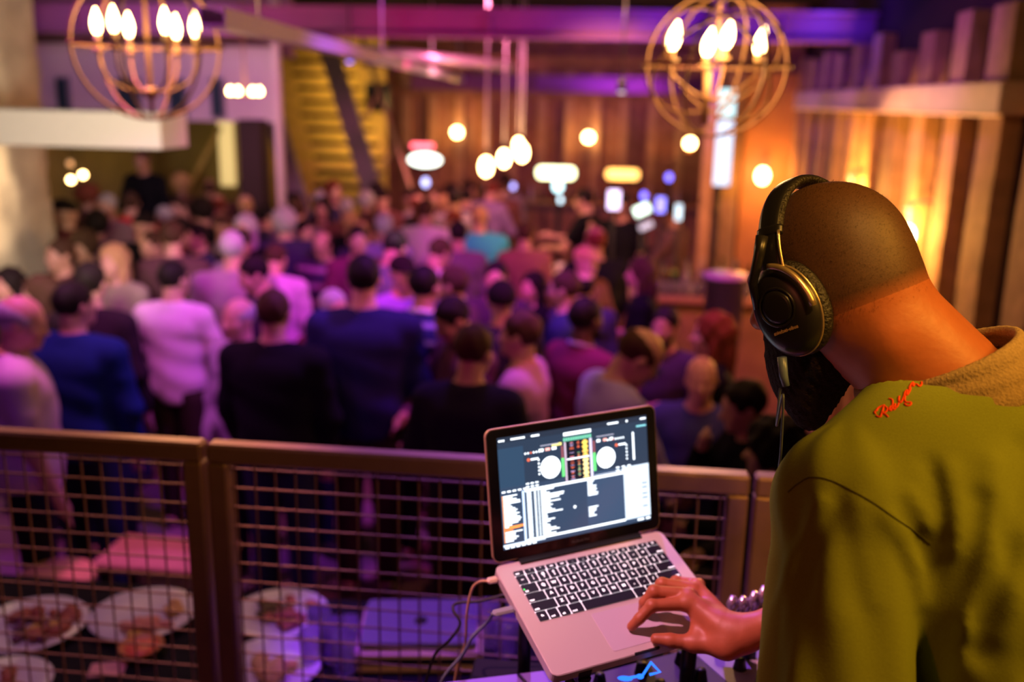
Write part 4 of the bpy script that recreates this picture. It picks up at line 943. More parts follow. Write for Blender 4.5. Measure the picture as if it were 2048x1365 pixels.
# ice bucket with violet rim and pale post beside it
c = at(1446, 548, Y=6.6); ib = empty('trash_bin', V(c[0]+.02, 6.6, 0), 'tall tapered bin with a violet-lit rim at the end of the bar', 'bin')
build(M().lathe([(.09, 0), (.14, c[2]-.03), (.15, c[2]-.03), (.15, c[2]), (.125, c[2]), (.11, .1), (.001, .1)], V(c[0]+.02, 6.6, 0), n=24), 'body', mat('bin_plastic', (.25, .2, .3), .4), ib)
build(M().lathe([(.151, c[2]-.025), (.157, c[2]-.02), (.157, c[2]-.003), (.151, c[2]+.001)], V(c[0]+.02, 6.6, 0), n=24), 'rim', mat('bin_rim', (.75, .4, .8), .3), ib)

# ============================================================ OPEN LAPTOP
LO = V(-0.17039642, 1.41081556, 2.00825754); la, lp, ll, lr = 0.55415985, 0.33649675, 1.07608443, 0.01655958
ex0 = V(math.cos(la), math.sin(la), 0); ey0 = V(-math.sin(la), math.cos(la), 0)
LY = ey0*math.cos(lp)+V(0, 0, 1)*math.sin(lp); fz = np.cross(ex0, LY)
LX = ex0*math.cos(lr)+fz*math.sin(lr); LZ = np.cross(LX, LY); LW, LD = .325, .227
LA = [LX, LY, LZ]
def lpt(x, y, z=0): return LO+LX*x-LY*y+LZ*z      # y measured from the hinge to the front edge
m_alu = mat('laptop_aluminium', (0.74, 0.68, 0.66), 0.42, metal=0.25)
lap = empty('laptop', lpt(LW/2, LD/2, -.022), 'open silver laptop showing mixing software, with glowing keyboard, tilted on a stand', 'laptop')
base = build(M().prism(rrect(0, -LD, LW, 0, .012, 6), -.016, -.001, LO, LA).prism(rrect(.001, -LD+.001, LW-.001, -.001, .011, 6), -.001, 0, LO, LA), 'base', m_alu, lap)
# hinge, rubber bar
build(M().box(lpt(LW/2, .002, -.002), (.235, .012, .012), A=LA), 'hinge', m_dark, lap)
kx0, kx1, ky0, ky1 = .0235, .3015, .0205, .1280
kb = build(M().prism(rrect(kx0+.0015, -ky1+.0015, kx1-.0015, -ky0-.0015, .001), .0001, .0004, LO, LA), 'keyboard', mat('key_backlight', (1, .95, 1), emit=(1.0, .88, .98), es=1.35), lap)
m_key = mat('black_key', (0.012, 0.010, 0.03), .5); m_leg = mat('lit_legend', (1, 1, 1), emit=(1.0, .9, 1.0), es=1.8)
def textmesh(s, size, shear=0.0, font=None):
    c = bpy.data.curves.new('t', 'FONT'); c.body = s; c.size = size; c.align_x = 'CENTER'; c.align_y = 'CENTER'; c.resolution_u = 2; c.shear = shear; c.offset = size*.03
    o = bpy.data.objects.new('t', c); me = o.to_mesh(); v = np.array([p.co[:] for p in me.vertices]) if len(me.vertices) else np.zeros((0, 3))
    f = [tuple(p.vertices) for p in me.polygons]; o.to_mesh_clear(); bpy.data.objects.remove(o); bpy.data.curves.remove(c); return v, f
U = (kx1-kx0)/14.5
rows = [(.55, [(1.035, x) for x in ('esc', '*', '*', 'oo', 'oo', '.', '..', '<<', '>|', '>>', 'o', '-', '+', 'O')]),
        (1.0, [(1, x) for x in ('~', '!1', '@2', '#3', '$4', '%5', '^6', '&7', '*8', '(9', ')0', '-', '=')]+[(1.5, 'delete')]),
        (1.0, [(1.5, 'tab')]+[(1, x) for x in 'QWERTYUIOP[]\\']),
        (1.0, [(1.78, 'caps')]+[(1, x) for x in "ASDFGHJKL;'"]+[(1.72, 'return')]),
        (1.0, [(2.28, 'shift')]+[(1, x) for x in 'ZXCVBNM,./']+[(2.22, 'shift')]),
        (1.0, [(1, 'fn'), (1, 'ctrl'), (1, 'alt'), (1.28, 'cmd'), (5.0, ''), (1.28, 'cmd'), (1, 'alt'), (.97, '<'), (.97, '^'), (1, '>')])]
H = (ky1-ky0)/5.55; y = ky0
for rh, ks in rows:
    x = kx0
    for wk, tx in ks:
        m = M(); g = .0011; a, b = x+g, x+wk*U-g; c_, d_ = y+g*.8, y+rh*H-g*.8
        m.prism(rrect(a, -d_, b, -c_, .0016, 2), .0005, .0022, LO, LA)
        if tx:
            sz = .0078 if len(tx) == 1 else (.0048 if len(tx) > 2 else .0058)
            if rh < 1: sz = .0052
            vv, ff = textmesh(tx if len(tx) != 2 or tx in ('fn', 'oo', '..', '<<', '>|', '>>') else tx[0]+'\n'+tx[1], sz)
            if len(vv):
                cx, cy = (a+b)/2, (c_+d_)/2
                if len(tx) > 2: cx = a+.0055 if x < .15 else b-.0065; cy = d_-.0032
                m.mat(1); m.add([LO+LX*(cx+q[0])+LY*(-cy+q[1])+LZ*.0024 for q in vv], ff); m.mat(0)
        build(m, 'key', [m_key, m_leg], kb); x += wk*U
    y += rh*H
build(M().sph(lpt(kx0+.0035, .0595+.002, .0024), (.0012, .0012, .0005), 8, 4, LA), 'caps_light', mat('green_led', (.1, 1, .2), emit=(.05, 1, .15), es=3), kb)
tp = build(M().prism(rrect(.110, -.2125, .215, -.1365, .004), .0001, .0005, LO, LA), 'trackpad', mat('trackpad_glass', (.62, .56, .66), .3), lap)
build(M().prism(rrect(.140, -.2275, .185, -.2240, .001), -.003, .0003, LO, LA), 'thumb_notch', m_dark, lap)
# lid
ld = LY*math.cos(ll)+LZ*math.sin(ll); ln_ = np.cross(LX, ld)   # ln_ points to the back of the lid or front?
if np.dot(ln_, LO-CAMP) > 0: ln_ = -ln_                        # towards the viewer side
DA = [LX, ld, ln_]
lid = build(M().prism(rrect(0, .004, LW, LD, .013, 6), -.007, -.0012, LO, DA), 'lid', mat('lid_alu_amber_lit', (.72, .50, .30), .35, metal=.5), lap, fix=True)  # golden light along the lid rim is put into this colour
build(M().prism(rrect(.0015, .0055, LW-.0015, LD-.0015, .012, 6), -.0012, 0, LO, DA), 'bezel', mat('black_glass_bezel', (.01, .009, .012), .12), lid, fix=True)
vv, ff = textmesh('MacBook Pro', .0062)
build(M().add([LO+LX*(LW/2+q[0])+ld*(.013+q[1])+ln_*.0003 for q in vv], ff), 'lid_lettering', mat('bezel_lettering', (.12, .11, .12), .4), lid)
# display: coloured emitting picture cells
dm = bpy.data.materials.new('laptop_display'); dm.use_nodes = True; nt = dm.node_tree; bs = nt.nodes['Principled BSDF']
at_ = nt.nodes.new('ShaderNodeAttribute'); at_.attribute_name = 'pixel'; nt.links.new(at_.outputs['Color'], bs.inputs['Emission Color'])
bs.inputs['Base Color'].default_value = (.01, .01, .01, 1); bs.inputs['Emission Strength'].default_value = 1.0; bs.inputs['Roughness'].default_value = .15
sx0, sx1, sy0, sy1 = .0195, LW-.0195, .0235, LD-.0155
DV, DF, DC = [], [], []
def cell(u0, v0, u1, v1, col, lay):
    o = len(DV)
    for u, v in ((u0, v0), (u1, v0), (u1, v1), (u0, v1)): DV.append(LO+LX*(sx0+(sx1-sx0)*u)+ld*(sy1-(sy1-sy0)*v)+ln_*(.0003+.00012*lay))
    DF.append((o, o+1, o+2, o+3)); DC.append(col)
def disc(u, v, r, col, lay, n=28):
    o = len(DV); asp = (sx1-sx0)/(sy1-sy0)
    for k in range(n):
        t = 2*math.pi*k/n; DV.append(LO+LX*(sx0+(sx1-sx0)*(u+r*math.cos(t)))+ld*(sy1-(sy1-sy0)*(v+r*asp*math.sin(t)))+ln_*(.0003+.00012*lay))
    DF.append(tuple(range(o, o+n))); DC.append(col)
BG = (.035, .06, .11); BG2 = (.06, .11, .21); WH = (2.2, 2.4, 2.6); RD = (1.4, .25, .12); OR = (1.8, .55, .12); GN = (.25, 1.3, .35); CY = (.4, 1.1, 1.2); DK = (.012, .014, .03)
rr = random.Random(3)
cell(0, 0, 1, .45, BG, 0); cell(0, .45, 1, 1, (.05, .085, .16), 0); cell(0, 0, 1, .05, (.03, .045, .08), 1); cell(.56, .45, .82, .93, BG2, 1); cell(0, .1, .16, .45, (.04, .09, .17), 1)
for u in (.005, .018, .032): disc(u+.008, .03, .006, WH, 2, 10)
for a, b in ((.085, .175), (.215, .268), (.725, .80), (.955, .995)): cell(a, .02, b, .035, WH, 2)
disc(.86, .028, .007, WH, 2, 10); cell(.925, .085, .995, .10, CY, 2)
cell(.425, .045, .61, .075, WH, 2); cell(.345, .125, .41, .15, (1.6, 1.4, .4), 2)
cell(.42, .09, .615, .50, DK, 2)
for k in range(12): cell(.422+k*.016, .092, .434+k*.016, .125, (.3, 1.0, .7), 3)
cell(.425, .13, .438, .49, (.9, .7, .9), 3); cell(.595, .13, .612, .49, (1.2, 1.1, 1.5), 3); cell(.44, .285, .59, .297, WH, 4)
for k in range(60):
    v = .135+k*.0058; a = abs(math.sin(k*.45))*.012+.003
    if abs(v-.29) < .012: continue
    cell(.565-a*1.1-.004, v, .565+a*1.1+.004, v+.005, (2.0, .9+.8*rr.random(), .25) if k < 30 else (2.2, 1.7, .7), 3)
    if rr.random() < .5: cell(.475-a, v, .475+a, v+.005, RD if rr.random() < .6 else (.7, .5, .9), 3)
    if rr.random() < .55: cell(.52-a*.6, v, .52+a*.6, v+.005, (.3, .8, .4) if rr.random() < .4 else RD, 3)
for cu, cv, rd_, sg in ((.33, .335, .066, 1), (.705, .335, .064, -1)):
    disc(cu, cv, rd_, WH, 3); gu = cu+sg*.082 if sg > 0 else cu-.08
    cell(gu-.008, .16, gu+.008, .27, (.4, .12, .15), 3); cell(gu-.009, .27, gu+.009, .44, GN, 3)
    bu = cu-.17 if sg > 0 else cu+.005
    for k in range(7): disc(bu+.012+k*.018, .175, .006, WH if k != 2 else RD, 3, 8)
    for k in range(3): cell(bu+.10+k*.042 if sg > 0 else bu-.065+k*.045, .155, bu+.13+k*.042 if sg > 0 else bu-.04+k*.045, .18, WH if k != 1 else (2, .9, .8), 3)
    cell(cu-.06, .125, cu+.06, .133, (.7, .7, .9), 3)
    disc(cu-.14 if sg > 0 else cu+.075, .235, .010, RD, 3, 10); cell(cu-.125 if sg > 0 else cu+.09, .227, cu-.075 if sg > 0 else cu+.14, .243, WH, 3)
    for k in range(5): disc(cu-.075 if sg > 0 else cu+.145, .25+k*.032, .006, WH, 3, 8)
    for k in range(6): cell(cu-.165+(k % 3)*.03 if sg > 0 else cu+.065+(k % 3)*.04, .44+.028*(k//3), cu-.145+(k % 3)*.03 if sg > 0 else cu+.088+(k % 3)*.04, .452+.028*(k//3), WH, 3)
cell(.893, .14, .905, .40, WH, 3)
for k in range(5): cell(.01+k*.034, .478, .032+k*.034, .492, WH, 3)
cell(.155, .492, .82, .515, WH, 3); cell(.62, .478, .82, .486, (.9, 1.0, 1.2), 3)
y_ = .52
while y_ < .94:
    ln2 = rr.uniform(.05, .12); cell(.008, y_, .008+ln2, y_+.0095, WH if not .80 < y_ < .83 else OR, 3); disc(.012, y_+.006, .005, OR, 4, 6)
    for a, b in ((.165, .195), (.212, .226), (.236, .246)): cell(a, y_, b, y_+.010, (1.9, 2.1, 2.3), 3)
    cell(.255, y_, .285+abs(rr.gauss(0, .07)), y_+.0095, WH, 3)
    if y_ < .66 or .76 < y_ < .85: cell(.568, y_, .60+rr.uniform(0, .04), y_+.0095, WH, 3)
    y_ += .0162
cell(.04, .795, .135, .815, OR, 5); cell(.136, .50, .150, .98, (1.1, 1.4, 2.0), 4)
cell(.82, .455, 1, .955, (1.15, 1.35, 1.6), 3)
for v in (.63, .67, .73, .77, .85): cell(.945, v, .985, v+.010, DK, 4)
cell(.155, .943, .82, .962, WH, 4); cell(0, .955, .27, .975, (1.3, 1.5, 1.8), 4)
for k in range(6): cell(.01+k*.035, .978, .035+k*.035, .992, WH, 4)
cell(.905, .968, .95, .985, WH, 4); cell(.965, .968, .995, .985, WH, 4); disc(.475, .735, .009, WH, 5, 10)
me = meshdata('display', np.array(DV)-ORG[lap], DF, [dm]); ca = me.color_attributes.new('pixel', 'FLOAT_COLOR', 'CORNER')
k = 0
for p, c in zip(me.polygons, DC):
    for li in p.loop_indices: ca.data[li].color = (*[max(0, q) for q in c], 1)
link('display', me, ORG[lap], lid); 
# laptop stand
stn = empty('laptop_stand', V(*lpt(LW/2, LD/2, 0)[:2], 1.74), 'black folding laptop stand under the open laptop', 'laptop stand')
for xx in (.055, .27):
    build(M().box(lpt(xx, LD/2, -.026), (.022, .235, .010), A=LA).box(lpt(xx, LD-.002, -.018), (.022, .006, .022), A=LA), 'support_arm', m_dark, stn)
    a = lpt(xx, .02, -.03); b = lpt(xx, LD-.03, -.03)
    build(M().tube([a, V(a[0], a[1], 1.752)], .011, 8), 'rear_leg', m_dark, stn)
    build(M().tube([b, V(b[0], b[1], 1.752)], .013, 8), 'front_leg', m_dark, stn)
build(M().tube([V(*lpt(.055, .02)[:2], 1.77), V(*lpt(.27, .02)[:2], 1.77)], .009, 8), 'crossbar', m_dark, stn)

# cables into the left side
def cable(name, pts, r, m, label, plug=None):
    P = [np.asarray(p, float) for p in pts]; Q = []
    for i in range(len(P)-1):
        p0, p1, p2, p3 = P[max(i-1, 0)], P[i], P[i+1], P[min(i+2, len(P)-1)]
        for t in np.linspace(0, 1, 9)[:-1]: Q.append(.5*((2*p1)+(-p0+p2)*t+(2*p0-5*p1+4*p2-p3)*t*t+(-p0+3*p1-3*p2+p3)*t**3))
    Q.append(P[-1]); e = empty(name, P[0], label, 'cable'); build(M().tube(Q, r, 8), 'cord', m, e)
    if plug: build(plug, 'plug', plug_m, e)
    return e
plug_m = mat('white_plug', (.85, .7, .5), .4)
pp = lpt(0, .020, -.008)
pl = M().box(pp-LX*.010, (.018, .012, .009), A=LA, bev=.003)
cable('power_cable', [pp-LX*.018, at(958, 1165, d=1.58), at(944, 1180, d=1.60), at(934, 1225, d=1.62), at(930, 1290, d=1.66), at(916, 1330, d=1.70), at(905, 1400, d=1.74), at(895, 1500, d=1.78)], .0023, mat('cream_cable', (.75, .5, .22), .5), 'cream-white power cable plugged into the laptop, looping down', pl)
plug_m = mat('grey_plug', (.30, .32, .42), .5)
pp = lpt(0, .085, -.008); pl = M().box(pp-LX*.018, (.036, .013, .008), A=LA, bev=.003)
cable('usb_cable', [pp-LX*.036, at(975, 1245, d=1.56), at(945, 1275, d=1.58), at(925, 1310, d=1.60), at(885, 1360, d=1.62), at(870, 1420, d=1.66)], .0030, mat('grey_cable', (.16, .20, .27), .5), 'grey USB cable with a long plug in the left side of the laptop', pl)
cable('black_cable', [at(1010, 1190, d=1.66), at(960, 1203, d=1.66), at(915, 1207, d=1.66), at(906, 1220, d=1.65), at(920, 1248, d=1.64), at(900, 1280, d=1.64), at(870, 1310, d=1.66), at(852, 1365, d=1.68), at(840, 1430, d=1.7)], .0026, mat('black_rubber', (.012, .01, .012), .5), 'thin black cable curling left of the laptop')

# booth table and mixer
bt = empty('booth_table', V(.09, 1.26, ZP+.025), 'dark table of the booth carrying the laptop stand and mixer', 'table')
build(M().box((.09, 1.26, 1.735), (.62, .58, .03), bev=.005), 'tabletop', m_tcl, bt)
for x in (-.16, .34):
    for y in (1.02, 1.50): build(M().box((x, y, (1.72+ZP+.025)/2), (.04, .04, 1.72-ZP-.025)), 'leg', m_dark, bt)
mc = at(1375, 1385, Z=1.83); MX = [LX*V(1, 1, 0), None, V(0, 0, 1)]; MX[0] = unit(MX[0]); MX[1] = np.cross(MX[2], MX[0]); ml = V(mc[0], mc[1], 1.75)
mixer = empty('mixer', ml, 'dark audio mixer with black knobs and blue-lit jog rim, in front of the laptop', 'mixer')
build(M().box(ml+V(0, 0, .04), (.34, .22, .078), A=MX, bev=.006), 'body', mat('mixer_body', (.10, .07, .075), .5), mixer)
for i in range(4):
    for j in range(3):
        c = ml+MX[0]*(-.12+.08*i)+MX[1]*(.075-.055*j)+V(0, 0, .079); build(M().lathe([(.012, 0), (.011, .004), (.0085, .018), (.008, .020)], c, n=12), 'knob', mat('knob_black', (.012, .012, .015), .4), mixer)
bl = M(); q = [at(1250, 1358, d=1.50), at(1285, 1352, d=1.50), at(1302, 1326, d=1.49), at(1320, 1345, d=1.47), at(1300, 1350, d=1.48), at(1280, 1354, d=1.49)]
bl = empty('lit_cable', q[0], 'short cable glowing electric blue in front of the laptop edge', 'cable'); m_bl = mat('blue_glow', (.05, .2, 1), emit=(.02, .18, 1.0), es=1.8)
build(M().tube(q[:5], .0022, 8), 'cord', m_bl, bl); build(M().sph(q[0], (.012, .004, .004)).sph(q[5], (.006, .004, .004)), 'glow_tip', m_bl, bl)
# silver controller corner and chrome clutter at the right, violet light tinted into their colours
c = at(1490, 1350, Z=1.83)
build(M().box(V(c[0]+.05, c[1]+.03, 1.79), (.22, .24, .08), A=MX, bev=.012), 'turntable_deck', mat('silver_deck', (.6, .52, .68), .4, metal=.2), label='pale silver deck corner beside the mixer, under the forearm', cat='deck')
cb = at(1470, 1222, d=1.62); ck = empty('cable_adapter', V(cb[0], cb[1], cb[2]-.03), 'chrome adapters clustered behind the hand at the laptop corner', 'adapter')
for (px, py, h) in ((1458, 1225, .03), (1480, 1222, .026), (1500, 1220, .034), (1517, 1215, .04)):
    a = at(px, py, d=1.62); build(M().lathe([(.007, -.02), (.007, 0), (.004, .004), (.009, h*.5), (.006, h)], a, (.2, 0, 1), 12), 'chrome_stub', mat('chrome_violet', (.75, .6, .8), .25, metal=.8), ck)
build(M().box(V(cb[0]+.03, cb[1], cb[2]-.022), (.13, .05, .012), bev=.003).tube([V(cb[0]+.03, cb[1], cb[2]-.02), V(cb[0]+.03, cb[1], 1.75)], .012, 8), 'base_bar', m_dark, ck)
c = at(1015, 1412, d=1.50); build(M().prism(rrect(-.11, -.08, .11, .08, .01), -.012, 0, c, [unit(V(1, .35, 0)), unit(V(-.35, 1, 0)), V(0, 0, 1)]).box(c-V(0, -.0, (c[2]-1.04)/2+.01), (.02, .02, c[2]-1.06)), 'side_tray', mat('lilac_plastic', (.22, .13, .55), .5), label='lilac flat tray corner at the bottom edge, left of the laptop stand', cat='tray')  # lilac is the tray's base colour

# ============================================================ PERSON AT THE LAPTOP
HB = np.array([CR, _f, CU]).T
def rodr(w):
    t = np.linalg.norm(w)+1e-12; k = w/t; K = np.array([[0, -k[2], k[1]], [k[2], 0, -k[0]], [-k[1], k[0], 0]])
    return np.eye(3)+math.sin(t)*K+(1-math.cos(t))*K@K
HR = HB@rodr(np.array([-.092, -.287, .715])); HC = V(.287, 1.279, 2.543)-CU*.015-CR*.004
HA = HR.T                                   # rows: right, face, crown
def hp(x, y, z): return HC+HR@np.array([x, y, z], float)
NB = at(1893, 785, d=1.22); NK = at(1888, 768, d=1.228)                  # base of the neck
SL = at(1692, 1000, d=1.13); EL = at(1665, 1500, d=1.07)
ax2 = NB-SL; SR = NB+V(ax2[0], ax2[1], -ax2[2])*1.0
shr = unit(SR-SL); fwd = unit(np.cross(V(0, 0, 1), shr)); 
spd = unit(V(0, 0, -1)-fwd*.55); bk = unit(np.cross(shr, spd)); bk = bk if np.dot(bk, fwd) < 0 else -bk
PEL = NB+spd*.56
WR = at(1484, 1268, d=1.29)
ER = V(.50, 1.36, 2.09)
m_skin = mat('warm_skin', (0.43, 0.125, 0.048), .48, noise=.12, scale=60, bump=.08)
m_buzz = mat('buzz_cut', (0.085, 0.036, 0.018), .55, noise=.7, scale=600, bump=.05)
m_beard = mat('black_beard', (0.02, 0.012, 0.01), .8, noise=.5, scale=300, bump=.6)
vs_, fs_ = [], []
def addp(P):
    o = sum(len(a) for a in vs_); vs_.append(P[0]); fs_.append(P[1]+o)
def dj_head(s, infl=0.0, neck=True):
    e = lambda p, r: s.ell(hp(*p), [q+infl for q in r], HA)
    d = e((0, -.012, .035), (.079, .101, .090)); d = S.smin(d, e((0, -.035, .0), (.070, .072, .080)), .03)
    d = S.smin(d, e((0, .030, -.040), (.062, .068, .075)), .03)
    if neck: d = S.smin(d, s.cone(hp(0, -.034, -.035), NK+spd*.02, .074+infl, .084+infl), .04)
    return d
lo = np.minimum(hp(0, 0, 0)-.19, NB-.12); hi = np.maximum(hp(0, 0, 0)+.17, NB+.13)
s = S(lo, hi, .0036)
d = dj_head(s)
e = lambda p, r: s.ell(hp(*p), r, HA)
d = S.smin(d, e((0, .074, -.088), (.030, .028, .026)), .02)
d = S.smin(d, s.cone(hp(0, .092, .012), hp(0, .118, -.030), .009, .015), .012); d = S.smin(d, s.cone(hp(-.014, .106, -.036), hp(.014, .106, -.036), .009), .008)
d = S.smin(d, s.cone(hp(-.032, .084, .026), hp(.032, .084, .026), .013), .012)
d = S.smin(d, s.cone(hp(-.020, .092, -.060), hp(.020, .092, -.060), .008), .008); d = S.smin(d, s.cone(hp(-.016, .090, -.072), hp(.016, .090, -.072), .009), .006)
for sx in (-1, 1):
    d = S.smin(d, e((.042*sx, .066, -.022), (.026, .026, .026)), .016); d = S.smin(d, e((.081*sx, -.008, -.008), (.010, .022, .033)), .006)
    d = np.maximum(d, -s.ell(hp(.031*sx, .100, .004), (.016, .012, .010), HA)); d = S.smin(d, s.ell(hp(.031*sx, .082, .003), (.013, .012, .012), HA), .002)
d = S.smin(d, s.ell(hp(0, -.075, -.085), (.055, .028, .035), HA), .03)      # roll of the nape
s.d = d; addp(s.mesh())
# hand on the trackpad (right hand)
def hq(px, py, h):
    r_ = _f+CR*(px-1024)/FPX-CU*(py-682.5)/FPX; o = LO+LZ*h; return CAMP+r_*(np.dot(o-CAMP, LZ)/np.dot(r_, LZ))
wr = hq(1486, 1270, .050); s = S(hq(1360, 1240, .03)-V(.15, .13, .09), hq(1420, 1250, .04)+V(.20, .13, .10), .0020)
mcI, mcM, mcR, mcP = hq(1372, 1208, .050), hq(1378, 1190, .052), hq(1385, 1178, .046), hq(1398, 1170, .036)
fing = [[mcI, hq(1304, 1212, .043), hq(1279, 1238, .024), hq(1263, 1254, .0085), .0098, .0088, .0078, .0066],
        [mcM, hq(1308, 1184, .046), hq(1289, 1206, .026), hq(1285, 1222, .010), .0100, .0090, .0078, .0066],
        [mcR, hq(1324, 1168, .040), hq(1308, 1186, .022), hq(1300, 1200, .009), .0094, .0085, .0075, .0064],
        [mcP, hq(1352, 1163, .028), hq(1338, 1172, .015), hq(1328, 1182, .0075), .0084, .0076, .0068, .0058]]
palm = s.cone(hq(1450, 1262, .046), (mcI+mcM)/2, .020, .0135)
palm = S.smin(palm, s.cone(hq(1452, 1250, .044), (mcR+mcP)/2, .019, .011), .014); palm = S.smin(palm, s.cone(mcI, mcP, .0115, .0095), .010)
palm = S.smin(palm, s.cone(wr, hq(1446, 1258, .046), .0245, .021), .02)
palm = S.smin(palm, s.cone(wr, wr+unit(ER-wr)*.10, .0245, .029), .02)
cmc, tmp_, tip_, ttp = hq(1452, 1292, .034), hq(1388, 1287, .020), hq(1340, 1282, .014), hq(1312, 1279, .0105)
palm = S.smin(palm, s.cone(hq(1462, 1280, .040), cmc, .021, .020), .015); palm = S.smin(palm, s.cone(cmc, tmp_, .0185, .0125), .014)
palm = S.smin(palm, s.cone(tmp_, hq(1400, 1225, .040), .010, .011), .016)
palm = S.smin(palm, s.cone(tmp_, tip_, .0118, .0108), .006); palm = S.smin(palm, s.cone(tip_, ttp, .0112, .0088), .004)
s.d = palm
for a, b, c, dd_, r0, r1, r2, r3 in fing:
    r0, r1, r2, r3 = [q*1.10 for q in (r0, r1, r2, r3)]; g = S.smin(s.cone(a, b, r0, r1), s.cone(b, c, r1*1.0, r2), .004); g = S.smin(g, s.cone(c, dd_, r2, r3), .003); g = S.smin(g, s.ell(b, (r1*1.1,)*3), .002); s.add(g, .0045)
addp(s.mesh())
# arms and trunk under the clothes
s = S(np.minimum.reduce([SL, EL, PEL, NB, ER, wr])-.2, np.maximum.reduce([SR, PEL, NB, ER])+.2, .011)
fore = wr+unit(ER-wr)*.085
s.add(s.cone(fore, ER, .0285, .042), .0).add(s.cone(ER, SR, .045, .056), .03).add(s.cone(NB, SR, .06, .06), .04).add(s.cone(NB, SL, .06, .06), .04)
s.add(s.cone(SL, EL, .055, .045), .03).add(s.cone(NB+spd*.10, PEL, .11, .12), .05).add(s.cone(NB-spd*.03, NB+spd*.1, .066, .09), .03)
FL = EL+shr*.19+fwd*.10+V(0, 0, -.15); s.add(s.cone(EL, FL, .042, .028), .02); hl = FL+fwd*.05
s.add(s.cone(FL, hl, .03, .034), .01)
for q in (-.03, -.01, .01, .03): s.add(s.cone(hl+shr*q, hl+shr*q*1.1+fwd*.07-V(0, 0, .02), .011, .009), .004)
# legs down to the platform
foot = ZP+.03; PZ = PEL
for sg in (-1, 1):
    hj = PEL+shr*.1*sg+spd*.05
legs = []
addp(s.mesh())
s = S(V(PEL[0]-.4, PEL[1]-.4, ZP), V(PEL[0]+.4, PEL[1]+.4, PEL[2]+.1), .014)
for sg in (-1, 1):
    hj = PEL+shr*.10*sg; kn = V(hj[0]+fwd[0]*.08, hj[1]+fwd[1]*.08, (PEL[2]+foot)/2+.02); an = V(hj[0], hj[1], foot+.07)
    s.add(s.cone(hj, kn, .09, .06), .03).add(s.cone(kn, an, .06, .042), .02).add(s.cone(an, an+fwd*.16-V(0, 0, .05), .04, .03), .02); legs.append((hj, kn, an))
addp(s.mesh())
v = np.concatenate(vs_); f = np.concatenate(fs_)
org = V(PEL[0], PEL[1], foot-.02); me = meshdata('person', v-org, f, [m_skin], [True]*len(f))
dj = link('person', me, org); props(dj, 'large person in a green collared shirt, back turned, one hand on the laptop trackpad', 'person')
def part(name, s_, m, parent=dj, label=None):
    vv, ff = s_.mesh(); o = link(name, meshdata(name, vv-ORG[dj], ff, [m], [True]*len(ff)), ORG[dj], parent); return props(o, label)
# cropped hair: thin shell over the skull down to the nape line
s = S(HC-.17, HC+.17, .0030); L1 = (s.X-HC[0])*HA[1][0]+(s.Y-HC[1])*HA[1][1]+(s.Z-HC[2])*HA[1][2]; L2 = (s.X-HC[0])*HA[2][0]+(s.Y-HC[1])*HA[2][1]+(s.Z-HC[2])*HA[2][2]
s.d = S.smin(dj_head(s, 0), s.ell(hp(0, -.075, -.085), (.055, .028, .035), HA), .03)-(.0019*np.clip((L2+.046+.12*(L1+.085))/.03, 0, 1)-.0007).astype(np.float32)
s.plane(hp(0, -.085, -.048), -HA[2]-HA[1]*.12).sub(s.ell(hp(0, .13, -.02), (.085, .085, .10), HA), .004).plane(hp(0, .075, .07), HA[1])
hair = part('cropped_hair', s, m_buzz)
ca = hair.data.color_attributes.new('fade', 'FLOAT_COLOR', 'POINT')
for q in hair.data.vertices:
    l = HA@(np.array(q.co[:])+ORG[dj]-HC); t = min(1, max(0, (l[2]+.046+.12*(l[1]+.085))/.030)); ca.data[q.index].color = (t, t, t, 1)
_nt = m_buzz.node_tree; _b = _nt.nodes['Principled BSDF']; _src = _b.inputs['Base Color'].links[0].from_socket
_at = _nt.nodes.new('ShaderNodeAttribute'); _at.attribute_name = 'fade'; _mx = _nt.nodes.new('ShaderNodeMix'); _mx.data_type = 'RGBA'
_nt.links.new(_at.outputs['Fac'], _mx.inputs['Factor']); _mx.inputs['A'].default_value = (0.41, 0.12, 0.046, 1); _nt.links.new(_src, _mx.inputs['B']); _nt.links.new(_mx.outputs['Result'], _b.inputs['Base Color'])
# stubble fibres
rh = random.Random(5); hv = np.array([q.co[:] for q in hair.data.vertices])+ORG[dj]; hn = np.array([q.normal[:] for q in hair.data.vertices])
fb = M()
for _ in range(9000):
    i = rh.randrange(len(hv)); p = hv[i]+V(*[rh.uniform(-.002, .002) for _ in range(3)]); n = hn[i]
    if np.dot(unit(p-HC), unit(CAMP-p)) < -.45: continue
    dn_ = unit(n+(-HA[2]*.6-HA[1]*.3)+V(*[rh.uniform(-.3, .3) for _ in range(3)])); t = unit(np.cross(dn_, V(.3, .2, 1)))*.00022
    q = p-n*.0006; fb.add([q-t, q+t, q+dn_*rh.uniform(.0022, .0042)], [(0, 1, 2)])
st_ = build(fb, 'stubble_fibres', mat('hair_fibre', (.05, .022, .012), .6), hair); st_['kind'] = 'stuff'
# beard
s = S(HC-.22, HC+.2, .0042); bd = s.ell(hp(0, .032, -.055), (.068, .074, .080), HA); bd = S.smin(bd, s.ell(hp(0, .080, -.115), (.045, .042, .055), HA), .03); bd = S.smin(bd, s.cone(hp(0, .05, -.10), hp(0, .085, -.175), .05, .022), .03)
bd = bd+(.0022*np.sin(s.X*420+s.Z*160)*np.cos(s.Y*380)).astype(np.float32); s.d = bd; s.plane(hp(0, .03, -.030), HA[2]*1+HA[1]*.22).plane(hp(0, -.018, 0), -HA[1]).sub(s.ell(hp(0, .128, -.045), (.03, .04, .022), HA), .006)
part('beard', s, m_beard)
